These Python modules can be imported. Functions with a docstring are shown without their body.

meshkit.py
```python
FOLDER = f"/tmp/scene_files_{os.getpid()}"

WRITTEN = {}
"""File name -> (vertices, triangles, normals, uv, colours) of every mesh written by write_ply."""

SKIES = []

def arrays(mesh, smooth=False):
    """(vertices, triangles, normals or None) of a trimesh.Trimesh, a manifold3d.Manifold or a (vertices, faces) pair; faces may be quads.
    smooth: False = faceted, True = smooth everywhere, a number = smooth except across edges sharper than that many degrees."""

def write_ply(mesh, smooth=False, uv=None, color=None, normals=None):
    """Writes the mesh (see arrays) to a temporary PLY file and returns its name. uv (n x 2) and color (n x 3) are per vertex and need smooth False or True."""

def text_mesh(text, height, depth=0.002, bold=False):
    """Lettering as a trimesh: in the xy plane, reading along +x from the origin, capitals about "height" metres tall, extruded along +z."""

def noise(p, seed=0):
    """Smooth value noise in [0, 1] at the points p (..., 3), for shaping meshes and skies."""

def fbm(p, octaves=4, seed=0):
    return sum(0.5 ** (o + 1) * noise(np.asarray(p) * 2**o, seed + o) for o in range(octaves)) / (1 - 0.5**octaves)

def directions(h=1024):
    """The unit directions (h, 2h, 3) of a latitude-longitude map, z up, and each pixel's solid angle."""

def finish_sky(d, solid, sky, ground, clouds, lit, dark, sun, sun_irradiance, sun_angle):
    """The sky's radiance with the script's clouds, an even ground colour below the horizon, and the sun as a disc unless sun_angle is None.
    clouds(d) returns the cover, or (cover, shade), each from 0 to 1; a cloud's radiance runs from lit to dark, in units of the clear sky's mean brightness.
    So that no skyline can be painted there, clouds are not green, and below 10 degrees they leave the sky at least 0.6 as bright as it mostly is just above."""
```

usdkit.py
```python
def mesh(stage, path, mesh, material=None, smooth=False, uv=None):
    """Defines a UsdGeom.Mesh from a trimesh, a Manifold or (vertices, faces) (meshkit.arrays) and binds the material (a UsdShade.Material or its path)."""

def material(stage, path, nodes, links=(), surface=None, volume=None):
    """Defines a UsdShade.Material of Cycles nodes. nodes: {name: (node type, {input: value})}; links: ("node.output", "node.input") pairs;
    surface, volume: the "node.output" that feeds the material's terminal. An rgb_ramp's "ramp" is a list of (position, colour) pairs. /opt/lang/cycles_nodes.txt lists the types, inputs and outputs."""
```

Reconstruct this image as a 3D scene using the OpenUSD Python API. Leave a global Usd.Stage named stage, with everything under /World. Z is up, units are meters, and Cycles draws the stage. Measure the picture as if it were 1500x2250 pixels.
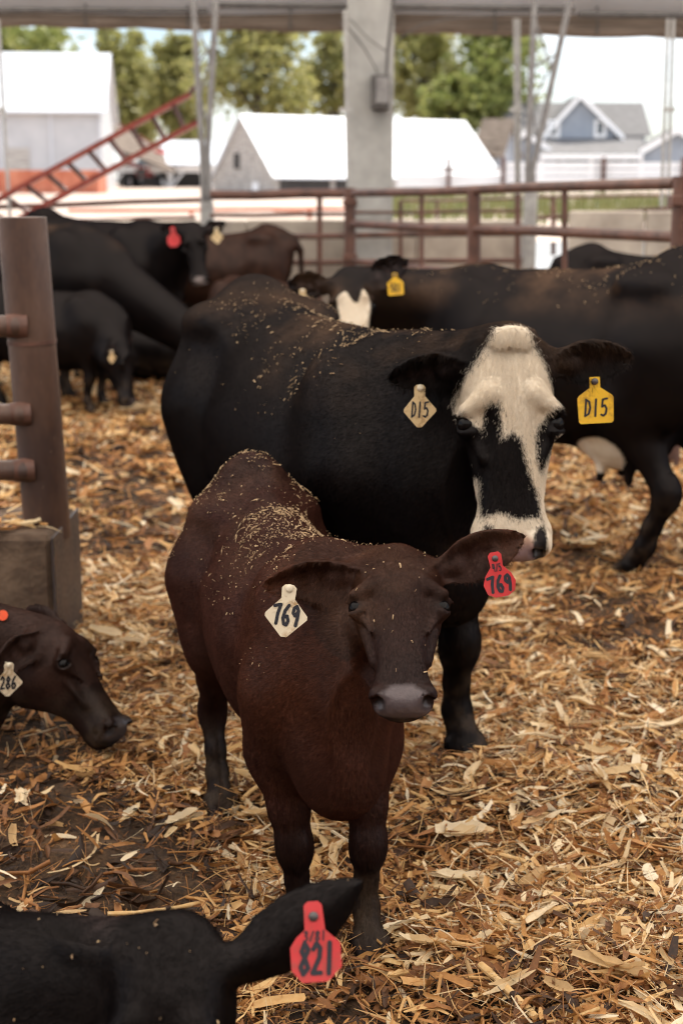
import math, numpy as np, trimesh, usdkit, meshkit
from pxr import Usd, UsdGeom, UsdLux, UsdShade, Gf, Sdf, Vt
from scipy.interpolate import PchipInterpolator
from shapely.geometry import LineString, Polygon
from shapely.ops import unary_union

# ------------------------------------------------------------------ camera, sky, sun, exposure
stage = Usd.Stage.CreateInMemory()
UsdGeom.SetStageUpAxis(stage, 'Z'); UsdGeom.SetStageMetersPerUnit(stage, 1.0)
UsdGeom.Xform.Define(stage, '/World'); UsdGeom.Scope.Define(stage, '/World/Looks')
CAM_H, PITCH, FPX = 1.6, math.radians(12.5), 3125.0
cam = UsdGeom.Camera.Define(stage, '/World/camera')
cam.AddTranslateOp().Set((0, 0, CAM_H)); cam.AddRotateXOp().Set(90 - math.degrees(PITCH))
cam.CreateFocalLengthAttr(50.0); cam.CreateHorizontalApertureAttr(24.0); cam.CreateVerticalApertureAttr(36.0)
cam.CreateFStopAttr(3.4); cam.CreateFocusDistanceAttr(2.85)
cam.CreateExposureAttr(1.12)
cam.CreateClippingRangeAttr((0.05, 5000.0))

SUN_TO = np.array([0.34, 0.30, 1.0]); SUN_TO /= np.linalg.norm(SUN_TO)
SUN_EL, SUN_ROT = math.asin(SUN_TO[2]), math.atan2(SUN_TO[0], SUN_TO[1])
usdkit.material(stage, '/World/Looks/sky', {
    'sky': ('sky_texture', {'sky_type': 'single_scattering', 'sun_disc': False, 'sun_elevation': SUN_EL, 'sun_rotation': SUN_ROT, 'altitude': 400.0, 'aerosol_density': 2.0}),
    'tc': ('texture_coordinate', {}),
    'map': ('mapping', {'scale': (1.0, 1.0, 2.2)}),
    'n': ('noise_texture', {'scale': 3.2, 'detail': 6.0, 'roughness': 0.55}),
    'r': ('map_range', {'from_min': 0.40, 'from_max': 0.64, 'clamp': True}),
    'm': ('mix_color', {'b': (9.0, 9.1, 9.3), 'use_clamp': False}),
    'bg': ('background_shader', {'strength': 0.1})},
    [('tc.generated', 'map.vector'), ('map.vector', 'n.vector'), ('n.fac', 'r.value'), ('r.result', 'm.fac'), ('sky.color', 'm.a'), ('m.result', 'bg.color')], surface='bg.background')
dome = UsdLux.DomeLight.Define(stage, '/World/sky')
dome.GetPrim().SetCustomDataByKey('kind', 'structure')
UsdShade.MaterialBindingAPI.Apply(dome.GetPrim()).Bind(UsdShade.Material.Get(stage, '/World/Looks/sky'))
sun = UsdLux.DistantLight.Define(stage, '/World/sun')
sun.CreateNormalizeAttr(True); sun.CreateIntensityAttr(1.0); sun.CreateAngleAttr(0.53); sun.CreateColorAttr((1.0, 0.95, 0.87))
sun.AddTransformOp().Set(Gf.Matrix4d().SetRotate(Gf.Rotation(Gf.Vec3d(0, 0, 1), Gf.Vec3d(*SUN_TO))))

# ------------------------------------------------------------------ helpers
rng = np.random.default_rng(7)
_cp, _sp = math.cos(PITCH), math.sin(PITCH)
def ray(u, v):
    dx, dy = (u - 750) / FPX, (v - 1125) / FPX
    return np.array([dx, _cp - dy * _sp, -_sp - dy * _cp])
def at(u, v, d):                       # the point at distance d (along +y) seen at a pixel of the photograph
    r = ray(u, v)
    return np.array([0, 0, CAM_H]) + r * (d / r[1])
def V(*a): return np.array(a, float)
def unit(a): a = np.asarray(a, float); return a / np.linalg.norm(a)

_used = {}
def path_for(name, parent=None):
    base = str(parent.GetPath()) if parent is not None else '/World'
    k = _used.get((base, name), 0); _used[(base, name)] = k + 1
    return f'{base}/{name}' if k == 0 else f'{base}/{name}_{k:03d}'
def obj(name, mesh, mat, parent=None, smooth=35, label=None, attrs=None):
    if isinstance(mesh, list): mesh = trimesh.util.concatenate(mesh)
    m = usdkit.mesh(stage, path_for(name, parent), mesh, L[mat] if isinstance(mat, str) else mat, smooth=smooth)
    if attrs:
        api = UsdGeom.PrimvarsAPI(m)
        for k, a in attrs.items():
            a = np.asarray(a, np.float32)
            if a.ndim == 2: api.CreatePrimvar(k, Sdf.ValueTypeNames.Color3fArray, 'vertex').Set(Vt.Vec3fArray.FromNumpy(a))
            else: api.CreatePrimvar(k, Sdf.ValueTypeNames.FloatArray, 'vertex').Set(Vt.FloatArray.FromNumpy(a))
    p = m.GetPrim()
    if label: p.SetCustomDataByKey('label', label)
    return p
def tag(p, label=None, cat=None, group=None, kind=None):
    for k, v in (('label', label), ('category', cat), ('group', group), ('kind', kind)):
        if v: p.SetCustomDataByKey(k, v)
    return p
def thing(name, label, cat, loc=(0, 0, 0), rz=0.0, group=None):
    x = UsdGeom.Xform.Define(stage, path_for(name))
    x.AddTranslateOp().Set(tuple(map(float, loc))); x.AddRotateZOp().Set(math.degrees(rz))
    return tag(x.GetPrim(), label, cat, group)

def box(lo, hi, bev=0.0):
    lo, hi = np.minimum(lo, hi), np.maximum(lo, hi)
    if bev <= 0:
        m = trimesh.creation.box(hi - lo); m.apply_translation((np.array(lo) + hi) / 2); return m
    pts = []
    for s in np.ndindex(2, 2, 2):
        c = np.where(s, hi, lo); sg = np.where(s, -1, 1)
        for k in range(3):
            o = sg * bev; o[k] = 0; pts.append(c + o)
    return trimesh.convex.convex_hull(np.array(pts))
def tube(p, r, sides=12, caps=True):
    p = np.asarray(p, float); n = len(p); r = np.broadcast_to(r, (n,))
    t = np.gradient(p, axis=0); t /= np.linalg.norm(t, axis=1, keepdims=True)
    ref = V(0, 0, 1) if abs(t[0, 2]) < .9 else V(1, 0, 0)
    a = np.cross(t, ref); a /= np.linalg.norm(a, axis=1, keepdims=True); b = np.cross(t, a)
    th = np.arange(sides) * 2 * np.pi / sides
    v = p[:, None] + r[:, None, None] * (np.cos(th)[None, :, None] * a[:, None] + np.sin(th)[None, :, None] * b[:, None])
    i, j = np.meshgrid(np.arange(n - 1), np.arange(sides), indexing='ij'); j2 = (j + 1) % sides
    q = np.stack([i * sides + j, (i + 1) * sides + j, (i + 1) * sides + j2, i * sides + j2], -1).reshape(-1, 4)
    f = np.vstack([q[:, [0, 1, 2]], q[:, [0, 2, 3]]]); v = v.reshape(-1, 3)
    if caps:
        c0, c1 = len(v), len(v) + 1; v = np.vstack([v, p[:1], p[-1:]]); jj = np.arange(sides); k2 = (jj + 1) % sides; e = (n - 1) * sides
        f = np.vstack([f, np.stack([np.full(sides, c0), jj, k2], 1), np.stack([np.full(sides, c1), e + k2, e + jj], 1)])
    m = trimesh.Trimesh(v, f, process=False); m.fix_normals() if caps else None
    return m
def bar(a, b, w, h, up=(0, 0, 1)):     # a rectangular bar from a to b
    a, b = np.asarray(a, float), np.asarray(b, float); t = unit(b - a); s = unit(np.cross(t, up)); u = np.cross(s, t)
    c = [p + i * s * w / 2 + j * u * h / 2 for p in (a, b) for i in (-1, 1) for j in (-1, 1)]
    return trimesh.convex.convex_hull(np.array(c))
def extrude(poly, d):
    return trimesh.creation.extrude_polygon(poly, d, engine='earcut')

# ------------------------------------------------------------------ materials
L = {}
def mat(name, nodes, links, surface='p.BSDF', **kw):
    L[name] = usdkit.material(stage, '/World/Looks/' + name, nodes, links, surface=surface, **kw); return L[name]
def plain(name, a, b, scale=6.0, rough=0.7, bump=0.15, detail=5.0, stretch=(1, 1, 1), metallic=0.0, spec=0.4, bscale=None, lo=0.35, hi=0.68):
    n = {'tc': ('texture_coordinate', {}), 'mp': ('mapping', {'scale': stretch}), 'n': ('noise_texture', {'scale': scale, 'detail': detail, 'roughness': 0.6}),
         'r': ('rgb_ramp', {'ramp': [(0, a), (lo, a), (hi, b), (1, b)]}),
         'n2': ('noise_texture', {'scale': bscale or scale * 9, 'detail': 4.0}),
         'rr': ('map_range', {'from_min': 0.3, 'from_max': 0.7, 'to_min': rough - .12, 'to_max': min(rough + .1, 1)}),
         'b': ('bump', {'strength': bump, 'distance': 0.01}),
         'p': ('principled_bsdf', {'metallic': metallic, 'specular_ior_level': spec})}
    mat(name, n, [('tc.object', 'mp.vector'), ('mp.vector', 'n.vector'), ('mp.vector', 'n2.vector'), ('n.fac', 'r.fac'), ('r.color', 'p.base_color'), ('n2.fac', 'rr.value'), ('rr.result', 'p.roughness'), ('n2.fac', 'b.height'), ('b.normal', 'p.normal')])

# cattle hide: colour, white patches and wet skin come from the mesh's own vertex values
mat('hide', {
    'coat': ('attribute', {'attribute': 'coat'}), 'white': ('attribute', {'attribute': 'white'}), 'skin': ('attribute', {'attribute': 'skin'}), 'scol': ('attribute', {'attribute': 'skincolor'}),
    'tc': ('texture_coordinate', {}),
    'nf': ('noise_texture', {'scale': 170.0, 'detail': 3.0, 'roughness': 0.6}), 'nm': ('noise_texture', {'scale': 9.0, 'detail': 5.0, 'roughness': 0.65}),
    'nmap': ('mapping', {'scale': (1.0, 1.0, .3)}),
    'ne': ('noise_texture', {'scale': 190.0, 'detail': 3.0}),
    'ea': ('math', {'math_type': 'multiply_add', 'value2': 0.016, 'value3': -0.008}), 'wa': ('math', {'math_type': 'add'}),
    'wr': ('map_range', {'from_min': -0.005, 'from_max': 0.005, 'clamp': True}),
    'nwr': ('map_range', {'from_min': 0.3, 'from_max': 0.7, 'to_min': 0.82, 'to_max': 1.1}),
    'wcol': ('rgb_ramp', {'ramp': [(0.0, (.44, .33, .21)), (0.36, (.58, .47, .34)), (0.6, (.68, .59, .47)), (1.0, (.72, .64, .53))]}),
    'var': ('map_range', {'from_min': 0.3, 'from_max': 0.72, 'to_min': 0.6, 'to_max': 1.5}),
    'varf': ('map_range', {'from_min': 0.3, 'from_max': 0.72, 'to_min': 0.7, 'to_max': 1.35}),
    'vm': ('math', {'math_type': 'multiply'}),
    'cv': ('vector_math', {'math_type': 'scale'}),
    'mw': ('mix_color', {}), 'ms': ('mix_color', {}),
    'ro': ('map_range', {'to_min': 0.40, 'to_max': 0.25, 'clamp': True}),
    'bu': ('bump', {'strength': 0.22, 'distance': 0.004}),
    'gl': ('glossy_bsdf', {'roughness': 0.42, 'color': (.95, .86, .84)}), 'gf': ('map_range', {'to_min': 0.012, 'to_max': 0.050, 'clamp': True}), 'fin': ('mix_closure', {}),
    'p': ('principled_bsdf', {'specular_ior_level': 0.0})},
    [('tc.object', 'nf.vector'), ('tc.object', 'nm.vector'), ('tc.object', 'nmap.vector'), ('nmap.vector', 'ne.vector'), ('nf.fac', 'varf.value'), ('nm.fac', 'var.value'), ('var.result', 'vm.value1'), ('varf.result', 'vm.value2'),
     ('coat.color', 'cv.vector1'), ('vm.value', 'cv.scale'), ('ne.fac', 'ea.value1'), ('ea.value', 'wa.value1'), ('white.fac', 'wa.value2'), ('wa.value', 'wr.value'), ('nm.fac', 'wcol.fac'),
     ('wr.result', 'mw.fac'), ('cv.vector', 'mw.a'), ('wcol.color', 'mw.b'), ('skin.fac', 'ms.fac'), ('mw.result', 'ms.a'), ('scol.color', 'ms.b'), ('ms.result', 'p.base_color'),
     ('skin.fac', 'ro.value'), ('ro.result', 'p.roughness'), ('skin.fac', 'gf.value'), ('gf.result', 'fin.fac'), ('ro.result', 'gl.roughness'), ('p.BSDF', 'fin.closure1'), ('gl.BSDF', 'fin.closure2'), ('nf.fac', 'bu.height'), ('bu.normal', 'p.normal'), ('bu.normal', 'gl.normal')], surface='fin.closure')
mat('eye', {'d': ('diffuse_bsdf', {'color': (.004, .003, .003)}), 'g': ('glossy_bsdf', {'roughness': .07, 'color': (1, 1, 1)}), 'm': ('mix_closure', {'fac': .012})}, [('d.BSDF', 'm.closure1'), ('g.BSDF', 'm.closure2')], surface='m.closure')
plain('hoof', (.012, .010, .009), (.05, .042, .035), scale=30, rough=.6)
def tagmat(name, c, dirt):
    mat(name, {'tc': ('texture_coordinate', {}), 'n': ('noise_texture', {'scale': 90.0, 'detail': 6.0, 'roughness': 0.65}), 'n2': ('noise_texture', {'scale': 25.0, 'detail': 4.0}),
               'a': ('math', {'math_type': 'multiply'}), 'r': ('map_range', {'from_min': 0.24, 'from_max': 0.40, 'clamp': True}), 'm': ('mix_color', {'a': c, 'b': dirt}),
               'b': ('bump', {'strength': 0.2, 'distance': 0.001}), 'p': ('principled_bsdf', {'roughness': 0.42, 'specular_ior_level': 0.45})},
        [('tc.object', 'n.vector'), ('tc.object', 'n2.vector'), ('n.fac', 'a.value1'), ('n2.fac', 'a.value2'), ('a.value', 'r.value'), ('r.result', 'm.fac'), ('m.result', 'p.base_color'), ('n.fac', 'b.height'), ('b.normal', 'p.normal')])
tagmat('white_tag', (.72, .62, .46), (.40, .25, .12)); tagmat('tan_tag', (.62, .46, .25), (.30, .17, .07))
tagmat('red_tag', (.54, .030, .034), (.36, .05, .04)); tagmat('yellow_tag', (.78, .46, .03), (.50, .27, .03)); tagmat('orange_tag', (.85, .10, .03), (.6, .1, .04))
mat('marker_ink', {'p': ('principled_bsdf', {'base_color': (.012, .012, .02), 'roughness': 0.6})}, [])
mat('button_metal', {'p': ('principled_bsdf', {'base_color': (.05, .04, .04), 'roughness': 0.25, 'specular_ior_level': .7})}, [])
plain('white_button', (.6, .5, .36), (.72, .64, .5), scale=60, rough=.4)

plain('rust_pipe', (.050, .023, .016), (.14, .062, .042), scale=5, rough=.55, bump=.25, bscale=60)
mat('post_pipe', {'tc': ('texture_coordinate', {}), 'mp': ('mapping', {'scale': (1, 1, .45)}), 'n': ('noise_texture', {'scale': 4.5, 'detail': 6.0, 'roughness': .62}), 'n2': ('noise_texture', {'scale': 2.2, 'detail': 4.0}), 'n3': ('noise_texture', {'scale': 70.0, 'detail': 5.0, 'roughness': .7}),
    'r': ('rgb_ramp', {'ramp': [(0, (.032, .016, .014)), (.38, (.048, .025, .019)), (.52, (.082, .042, .028)), (.66, (.12, .066, .044)), (1, (.15, .085, .055))]}), 'f': ('map_range', {'from_min': .52, 'from_max': .60, 'clamp': True, 'to_max': .85}), 'm': ('mix_color', {'b': (.040, .040, .048)}),
    'sp': ('map_range', {'from_min': .66, 'from_max': .72, 'clamp': True, 'to_max': .7}), 'm2': ('mix_color', {'b': (.20, .13, .09)}), 'b': ('bump', {'strength': .35, 'distance': .004}), 'rr': ('map_range', {'from_min': .3, 'from_max': .7, 'to_min': .36, 'to_max': .62}), 'p': ('principled_bsdf', {'specular_ior_level': .4})},
    [('tc.object', 'mp.vector'), ('mp.vector', 'n.vector'), ('mp.vector', 'n2.vector'), ('mp.vector', 'n3.vector'), ('n.fac', 'r.fac'), ('n2.fac', 'f.value'), ('r.color', 'm.a'), ('f.result', 'm.fac'), ('m.result', 'm2.a'), ('n3.fac', 'sp.value'), ('sp.result', 'm2.fac'), ('m2.result', 'p.base_color'), ('n3.fac', 'b.height'), ('b.normal', 'p.normal'), ('n3.fac', 'rr.value'), ('rr.result', 'p.roughness')])
plain('dark_plate', (.030, .028, .032), (.085, .055, .045), scale=7, rough=.5, bump=.3)
plain('galvanised', (.30, .29, .28), (.42, .41, .39), scale=12, rough=.45, metallic=.4)
plain('grey_steel', (.16, .15, .15), (.26, .25, .24), scale=9, rough=.5, metallic=.3)
plain('dark_steel', (.05, .046, .045), (.10, .09, .085), scale=9, rough=.5)
plain('concrete', (.29, .245, .205), (.46, .40, .335), scale=3, rough=.9, bump=.3)
plain('column_concrete', (.27, .265, .25), (.40, .39, .37), scale=3, rough=.9, bump=.3)
plain('dirty_concrete', (.060, .036, .023), (.20, .135, .09), scale=6, rough=.95, bump=.5, bscale=45)
plain('red_paint', (.15, .024, .015), (.26, .046, .030), scale=14, rough=.45)
plain('rung_steel', (.055, .032, .028), (.12, .05, .04), scale=14, rough=.5)
plain('white_metal', (.50, .52, .55), (.56, .58, .60), scale=.6, rough=.45, bump=.02)
plain('white_wall', (.40, .405, .41), (.48, .48, .48), scale=.9, rough=.7)
plain('old_board', (.28, .26, .235), (.50, .465, .42), scale=1.6, rough=.9, stretch=(1, 1, 6))
plain('brown_shingle', (.10, .075, .055), (.17, .13, .10), scale=3, rough=.95)
plain('grey_shingle', (.13, .125, .12), (.19, .18, .175), scale=2.5, rough=.95)
plain('blue_siding', (.24, .27, .31), (.30, .33, .37), scale=1.5, rough=.8)
plain('white_trim', (.75, .75, .74), (.82, .82, .81), scale=3, rough=.6)
plain('orange_rust', (.42, .12, .065), (.56, .22, .13), scale=1.6, rough=.8)
plain('tractor_red', (.35, .02, .02), (.45, .035, .03), scale=4, rough=.35)
plain('rubber', (.012, .012, .012), (.03, .03, .03), scale=20, rough=.9)
mat('window_glass', {'p': ('principled_bsdf', {'base_color': (.03, .04, .05), 'roughness': 0.05, 'specular_ior_level': .8})}, [])
plain('cab_glass', (.25, .35, .40), (.35, .45, .5), scale=3, rough=.08, spec=.8)
plain('interior_shade', (.03, .027, .025), (.05, .045, .04), scale=2, rough=.95)  # near-black colour painting the shade inside openings
plain('roof_fabric_plain', (.55, .47, .38), (.66, .58, .48), scale=2.0, rough=.8)
mat('roof_fabric', {'tc': ('texture_coordinate', {}), 'n': ('noise_texture', {'scale': 1.4, 'detail': 5.0}), 'r': ('rgb_ramp', {'ramp': [(0.3, (.50, .42, .335)), (.7, (.66, .585, .50))]}),
    'r2': ('rgb_ramp', {'ramp': [(0.3, (.84, .79, .72)), (.7, (.92, .88, .82))]}),
    'd': ('diffuse_bsdf', {}), 't': ('translucent_bsdf', {}), 'm': ('mix_closure', {'fac': 0.82})},
    [('tc.object', 'n.vector'), ('n.fac', 'r.fac'), ('n.fac', 'r2.fac'), ('r.color', 'd.color'), ('r2.color', 't.color'), ('d.BSDF', 'm.closure1'), ('t.BSDF', 'm.closure2')], surface='m.closure')
plain('curtain_canvas', (.10, .074, .056), (.19, .145, .115), scale=4, rough=.9, stretch=(.4, 1, 6))

mat('bedding_soil', {'tc': ('texture_coordinate', {}), 'n': ('noise_texture', {'scale': 1.7, 'detail': 6.0, 'roughness': 0.65}), 'f': ('noise_texture', {'scale': 55.0, 'detail': 5.0, 'roughness': 0.7}),
    'mx': ('math', {'math_type': 'multiply_add', 'value2': 0.55}), 'r': ('rgb_ramp', {'ramp': [(0.0, (.010, .006, .004)), (.55, (.016, .010, .006)), (.75, (.04, .022, .011)), (.95, (.14, .075, .035)), (1, (.2, .12, .06))]}),
    'b': ('bump', {'strength': 0.9, 'distance': 0.02}), 'p': ('principled_bsdf', {'roughness': 0.85, 'specular_ior_level': .3})},
    [('tc.object', 'n.vector'), ('tc.object', 'f.vector'), ('f.fac', 'mx.value1'), ('n.fac', 'mx.value3'), ('mx.value', 'r.fac'), ('r.color', 'p.base_color'), ('f.fac', 'b.height'), ('b.normal', 'p.normal')])
def strawmat(name, ramp, trans=.25):
    mat(name, {'tn': ('attribute', {'attribute': 'tone'}), 'tc': ('texture_coordinate', {}), 'n': ('noise_texture', {'scale': 70.0, 'detail': 4.0, 'roughness': .65}), 'w': ('attribute', {'attribute': 'wet'}),
               'a': ('math', {'math_type': 'multiply_add', 'value2': 0.30, 'value3': -0.15}), 's': ('math', {'math_type': 'add', 'use_clamp': True}), 's2': ('math', {'math_type': 'subtract', 'use_clamp': True}),
               'r': ('rgb_ramp', {'ramp': ramp}), 'p': ('principled_bsdf', {'roughness': 0.62, 'specular_ior_level': .35}), 't': ('translucent_bsdf', {}), 'm': ('mix_closure', {'fac': trans})},
        [('tc.object', 'n.vector'), ('n.fac', 'a.value1'), ('a.value', 's.value1'), ('tn.fac', 's.value2'), ('s.value', 's2.value1'), ('w.fac', 's2.value2'), ('s2.value', 'r.fac'), ('r.color', 'p.base_color'), ('r.color', 't.color'), ('p.BSDF', 'm.closure1'), ('t.BSDF', 'm.closure2')], surface='m.closure')
STRAW = [(0.0, (.030, .014, .007)), (.2, (.12, .050, .018)), (.42, (.30, .122, .036)), (.66, (.53, .265, .085)), (.86, (.70, .455, .195)), (1.0, (.82, .66, .42))]
strawmat('straw', STRAW); strawmat('pale_husk', [(0.0, (.46, .26, .10)), (.4, (.68, .49, .26)), (1.0, (.85, .75, .56))], .3)
plain('chaff_fleck', (.16, .085, .04), (.60, .42, .23), scale=120, rough=.7)

plain('yard_ground', (.36, .27, .21), (.52, .43, .36), scale=.35, rough=.95, bump=.3, bscale=8)
plain('grass_blade', (.10, .13, .03), (.24, .22, .08), scale=1.2, rough=.7)
def leafmat(name, a, b, c):
    mat(name, {'tn': ('attribute', {'attribute': 'tone'}), 'r': ('rgb_ramp', {'ramp': [(0, a), (.5, b), (1, c)]}), 'p': ('principled_bsdf', {'roughness': .5, 'specular_ior_level': .35}), 't': ('translucent_bsdf', {}), 'm': ('mix_closure', {'fac': .45})},
        [('tn.fac', 'r.fac'), ('r.color', 'p.base_color'), ('r.color', 't.color'), ('p.BSDF', 'm.closure1'), ('t.BSDF', 'm.closure2')], surface='m.closure')
leafmat('leaf_olive', (.19, .20, .06), (.31, .30, .10), (.42, .38, .17)); leafmat('leaf_green', (.13, .165, .04), (.24, .27, .075), (.36, .35, .13))
plain('bark', (.05, .04, .03), (.12, .10, .08), scale=5, rough=.95)

# ------------------------------------------------------------------ ground
def bed_z(x, y):                        # the bedding pack: rises gently towards the far side, trodden uneven
    x, y = np.broadcast_arrays(np.asarray(x, float), np.asarray(y, float))
    p = np.stack([x, y, np.zeros_like(x)], -1)
    return 0.012 * np.maximum(y - 4, 0) + 0.085 * (meshkit.fbm(p * 1.9 + 11, 3, 3) - .5) + 0.035 * (meshkit.fbm(p * 8.0, 2, 5) - .5)
def yard_z(y): return np.interp(y, [15.0, 16, 40, 65, 85, 110, 160, 400, 900], [1.15, 1.2, 1.5, 1.80, 2.15, 2.55, 3.0, 3.4, 4.0])
def grid_mesh(xs, ys, zf):
    X, Y = np.meshgrid(xs, ys, indexing='ij'); Z = zf(X, Y); n, m = X.shape
    i, j = np.meshgrid(np.arange(n - 1), np.arange(m - 1), indexing='ij'); a = i * m + j
    f = np.stack([a, a + m, a + m + 1, a + 1], -1).reshape(-1, 4)
    return trimesh.Trimesh(np.stack([X, Y, Z], -1).reshape(-1, 3), np.vstack([f[:, [0, 1, 2]], f[:, [0, 2, 3]]]), process=False)
ys = np.concatenate([np.arange(-4.6, .6, .2), np.arange(.6, 5, .025), np.arange(5, 14.52, .06)]); ys[-1] = 14.5
near = np.arange(-2.2, 2.4, .025); xs = np.concatenate([np.arange(-7, -2.2, .2), near, np.arange(2.4, 7.1, .2)])
tag(obj('bedding_floor', grid_mesh(xs, ys, lambda x, y: bed_z(x, y) + .012 * (meshkit.noise(np.stack([x * 26, y * 26, 0 * x], -1), 9) - .5)), 'bedding_soil', smooth=True), 'dark trodden bedding pack under the cattle', kind='structure')
gy = np.array([14.9, 15.5, 17, 20, 25, 30, 40, 52, 65, 75, 85, 97, 110, 135, 160, 250, 400, 900]); gx = np.array([-900, -300, -120, -60, -30, -15, 0, 15, 30, 60, 120, 300, 900.])
tag(obj('yard_ground', grid_mesh(gx, gy, lambda x, y: yard_z(y)), 'yard_ground', smooth=True), 'pale dry farmyard ground beyond the pen wall', kind='structure')
lo_ground = grid_mesh(np.array([-900, -300, -60, -20, -7.0, 0, 7.0, 20, 60, 300, 900.]), np.array([-900, -300, -60, -20, -8, -4.6, 0, 5, 10, 14.9]), lambda x, y: 0 * x - .08)
tag(obj('ground', lo_ground, 'yard_ground'), 'pale ground around the cattle shed', kind='structure')

# ------------------------------------------------------------------ the shed: fabric roof, trusses, wall, column
WALL_Y, EAVE = 14.5, 3.36
yr = np.linspace(-1, 1, 41); prof = [(5.0 + 9.72 * s * (abs(s) ** -.18 if s else 1), EAVE + 4.6 * (1 - abs(s) ** 2.2)) for s in yr]
prof = [(p[0], p[1]) for p in prof]
xs_r = np.linspace(-13, 13, 27)
rv = np.array([[x, p[0], p[1] - .03 * abs(math.sin(math.pi * x / 3.3))] for x in xs_r for p in prof]); n, m = len(xs_r), len(prof)
i, j = np.meshgrid(np.arange(n - 1), np.arange(m - 1), indexing='ij'); a = (i * m + j).ravel()
rf = np.vstack([np.stack([a, a + 1, a + m + 1], 1), np.stack([a, a + m + 1, a + m], 1)])
roof = thing('shed_roof', 'tan fabric roof of the cattle shed along the top edge', 'roof', (0, 0, 0))
obj('roof_fabric', (rv, rf), 'roof_fabric', roof, smooth=True)
yE = prof[-1][0]
zE = lambda x: 3.245 - .0168 * x
cur = []
for k in range(26):                     # rolled-up curtain under the eave
    x0 = -13 + k; q = np.linspace(0, 1, 5)
    cur.append(tube(np.stack([x0 + q, np.full(5, yE - .05), zE(x0 + q) - .02 * np.sin(np.pi * q)], 1), .055, 10))
obj('rolled_curtain', cur, 'curtain_canvas', roof)
obj('eave_valance', trimesh.convex.convex_hull(np.array([(x, y, z) for x in (-13, 13) for y in (yE - .012, yE) for z in (zE(x) + .03, EAVE + .62)])), 'curtain_canvas', roof, smooth=False)
for k in range(14):
    x = -6.5 + k
    obj('curtain_strap', tube([(x, yE - .115, zE(x) - .05), (x, yE - .118, zE(x) + .05), (x, yE - .03, zE(x) + .30)], .010, 6), 'dark_steel', roof)
yN = prof[0][0]
obj('added_light_block', box((-13, yN, .35), (13, yN + .02, EAVE + .1)), 'curtain_canvas', roof)  # unseen sheet behind the camera, added to cut frontal light on the cattle
obj('eave_pipe', tube([(-13, yE - .16, EAVE + .035), (-1.3, yE - .16, EAVE + .012)], .026), 'dark_steel', roof)
obj('eave_pipe', tube([(-1.25, yE - .26, EAVE + .05), (2.25, yE - .22, EAVE + .02)], .030), 'dark_steel', roof)
obj('eave_pipe', tube([(2.3, yE - .20, EAVE - .03), (13, yE - .20, EAVE - .14)], .034), 'dark_steel', roof)
obj('cable', tube([at(u, v, 14.3) for u, v in ((860, 118), (880, 82), (920, 55), (985, 40), (1080, 34))], .008, 6), 'dark_steel', roof)

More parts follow.
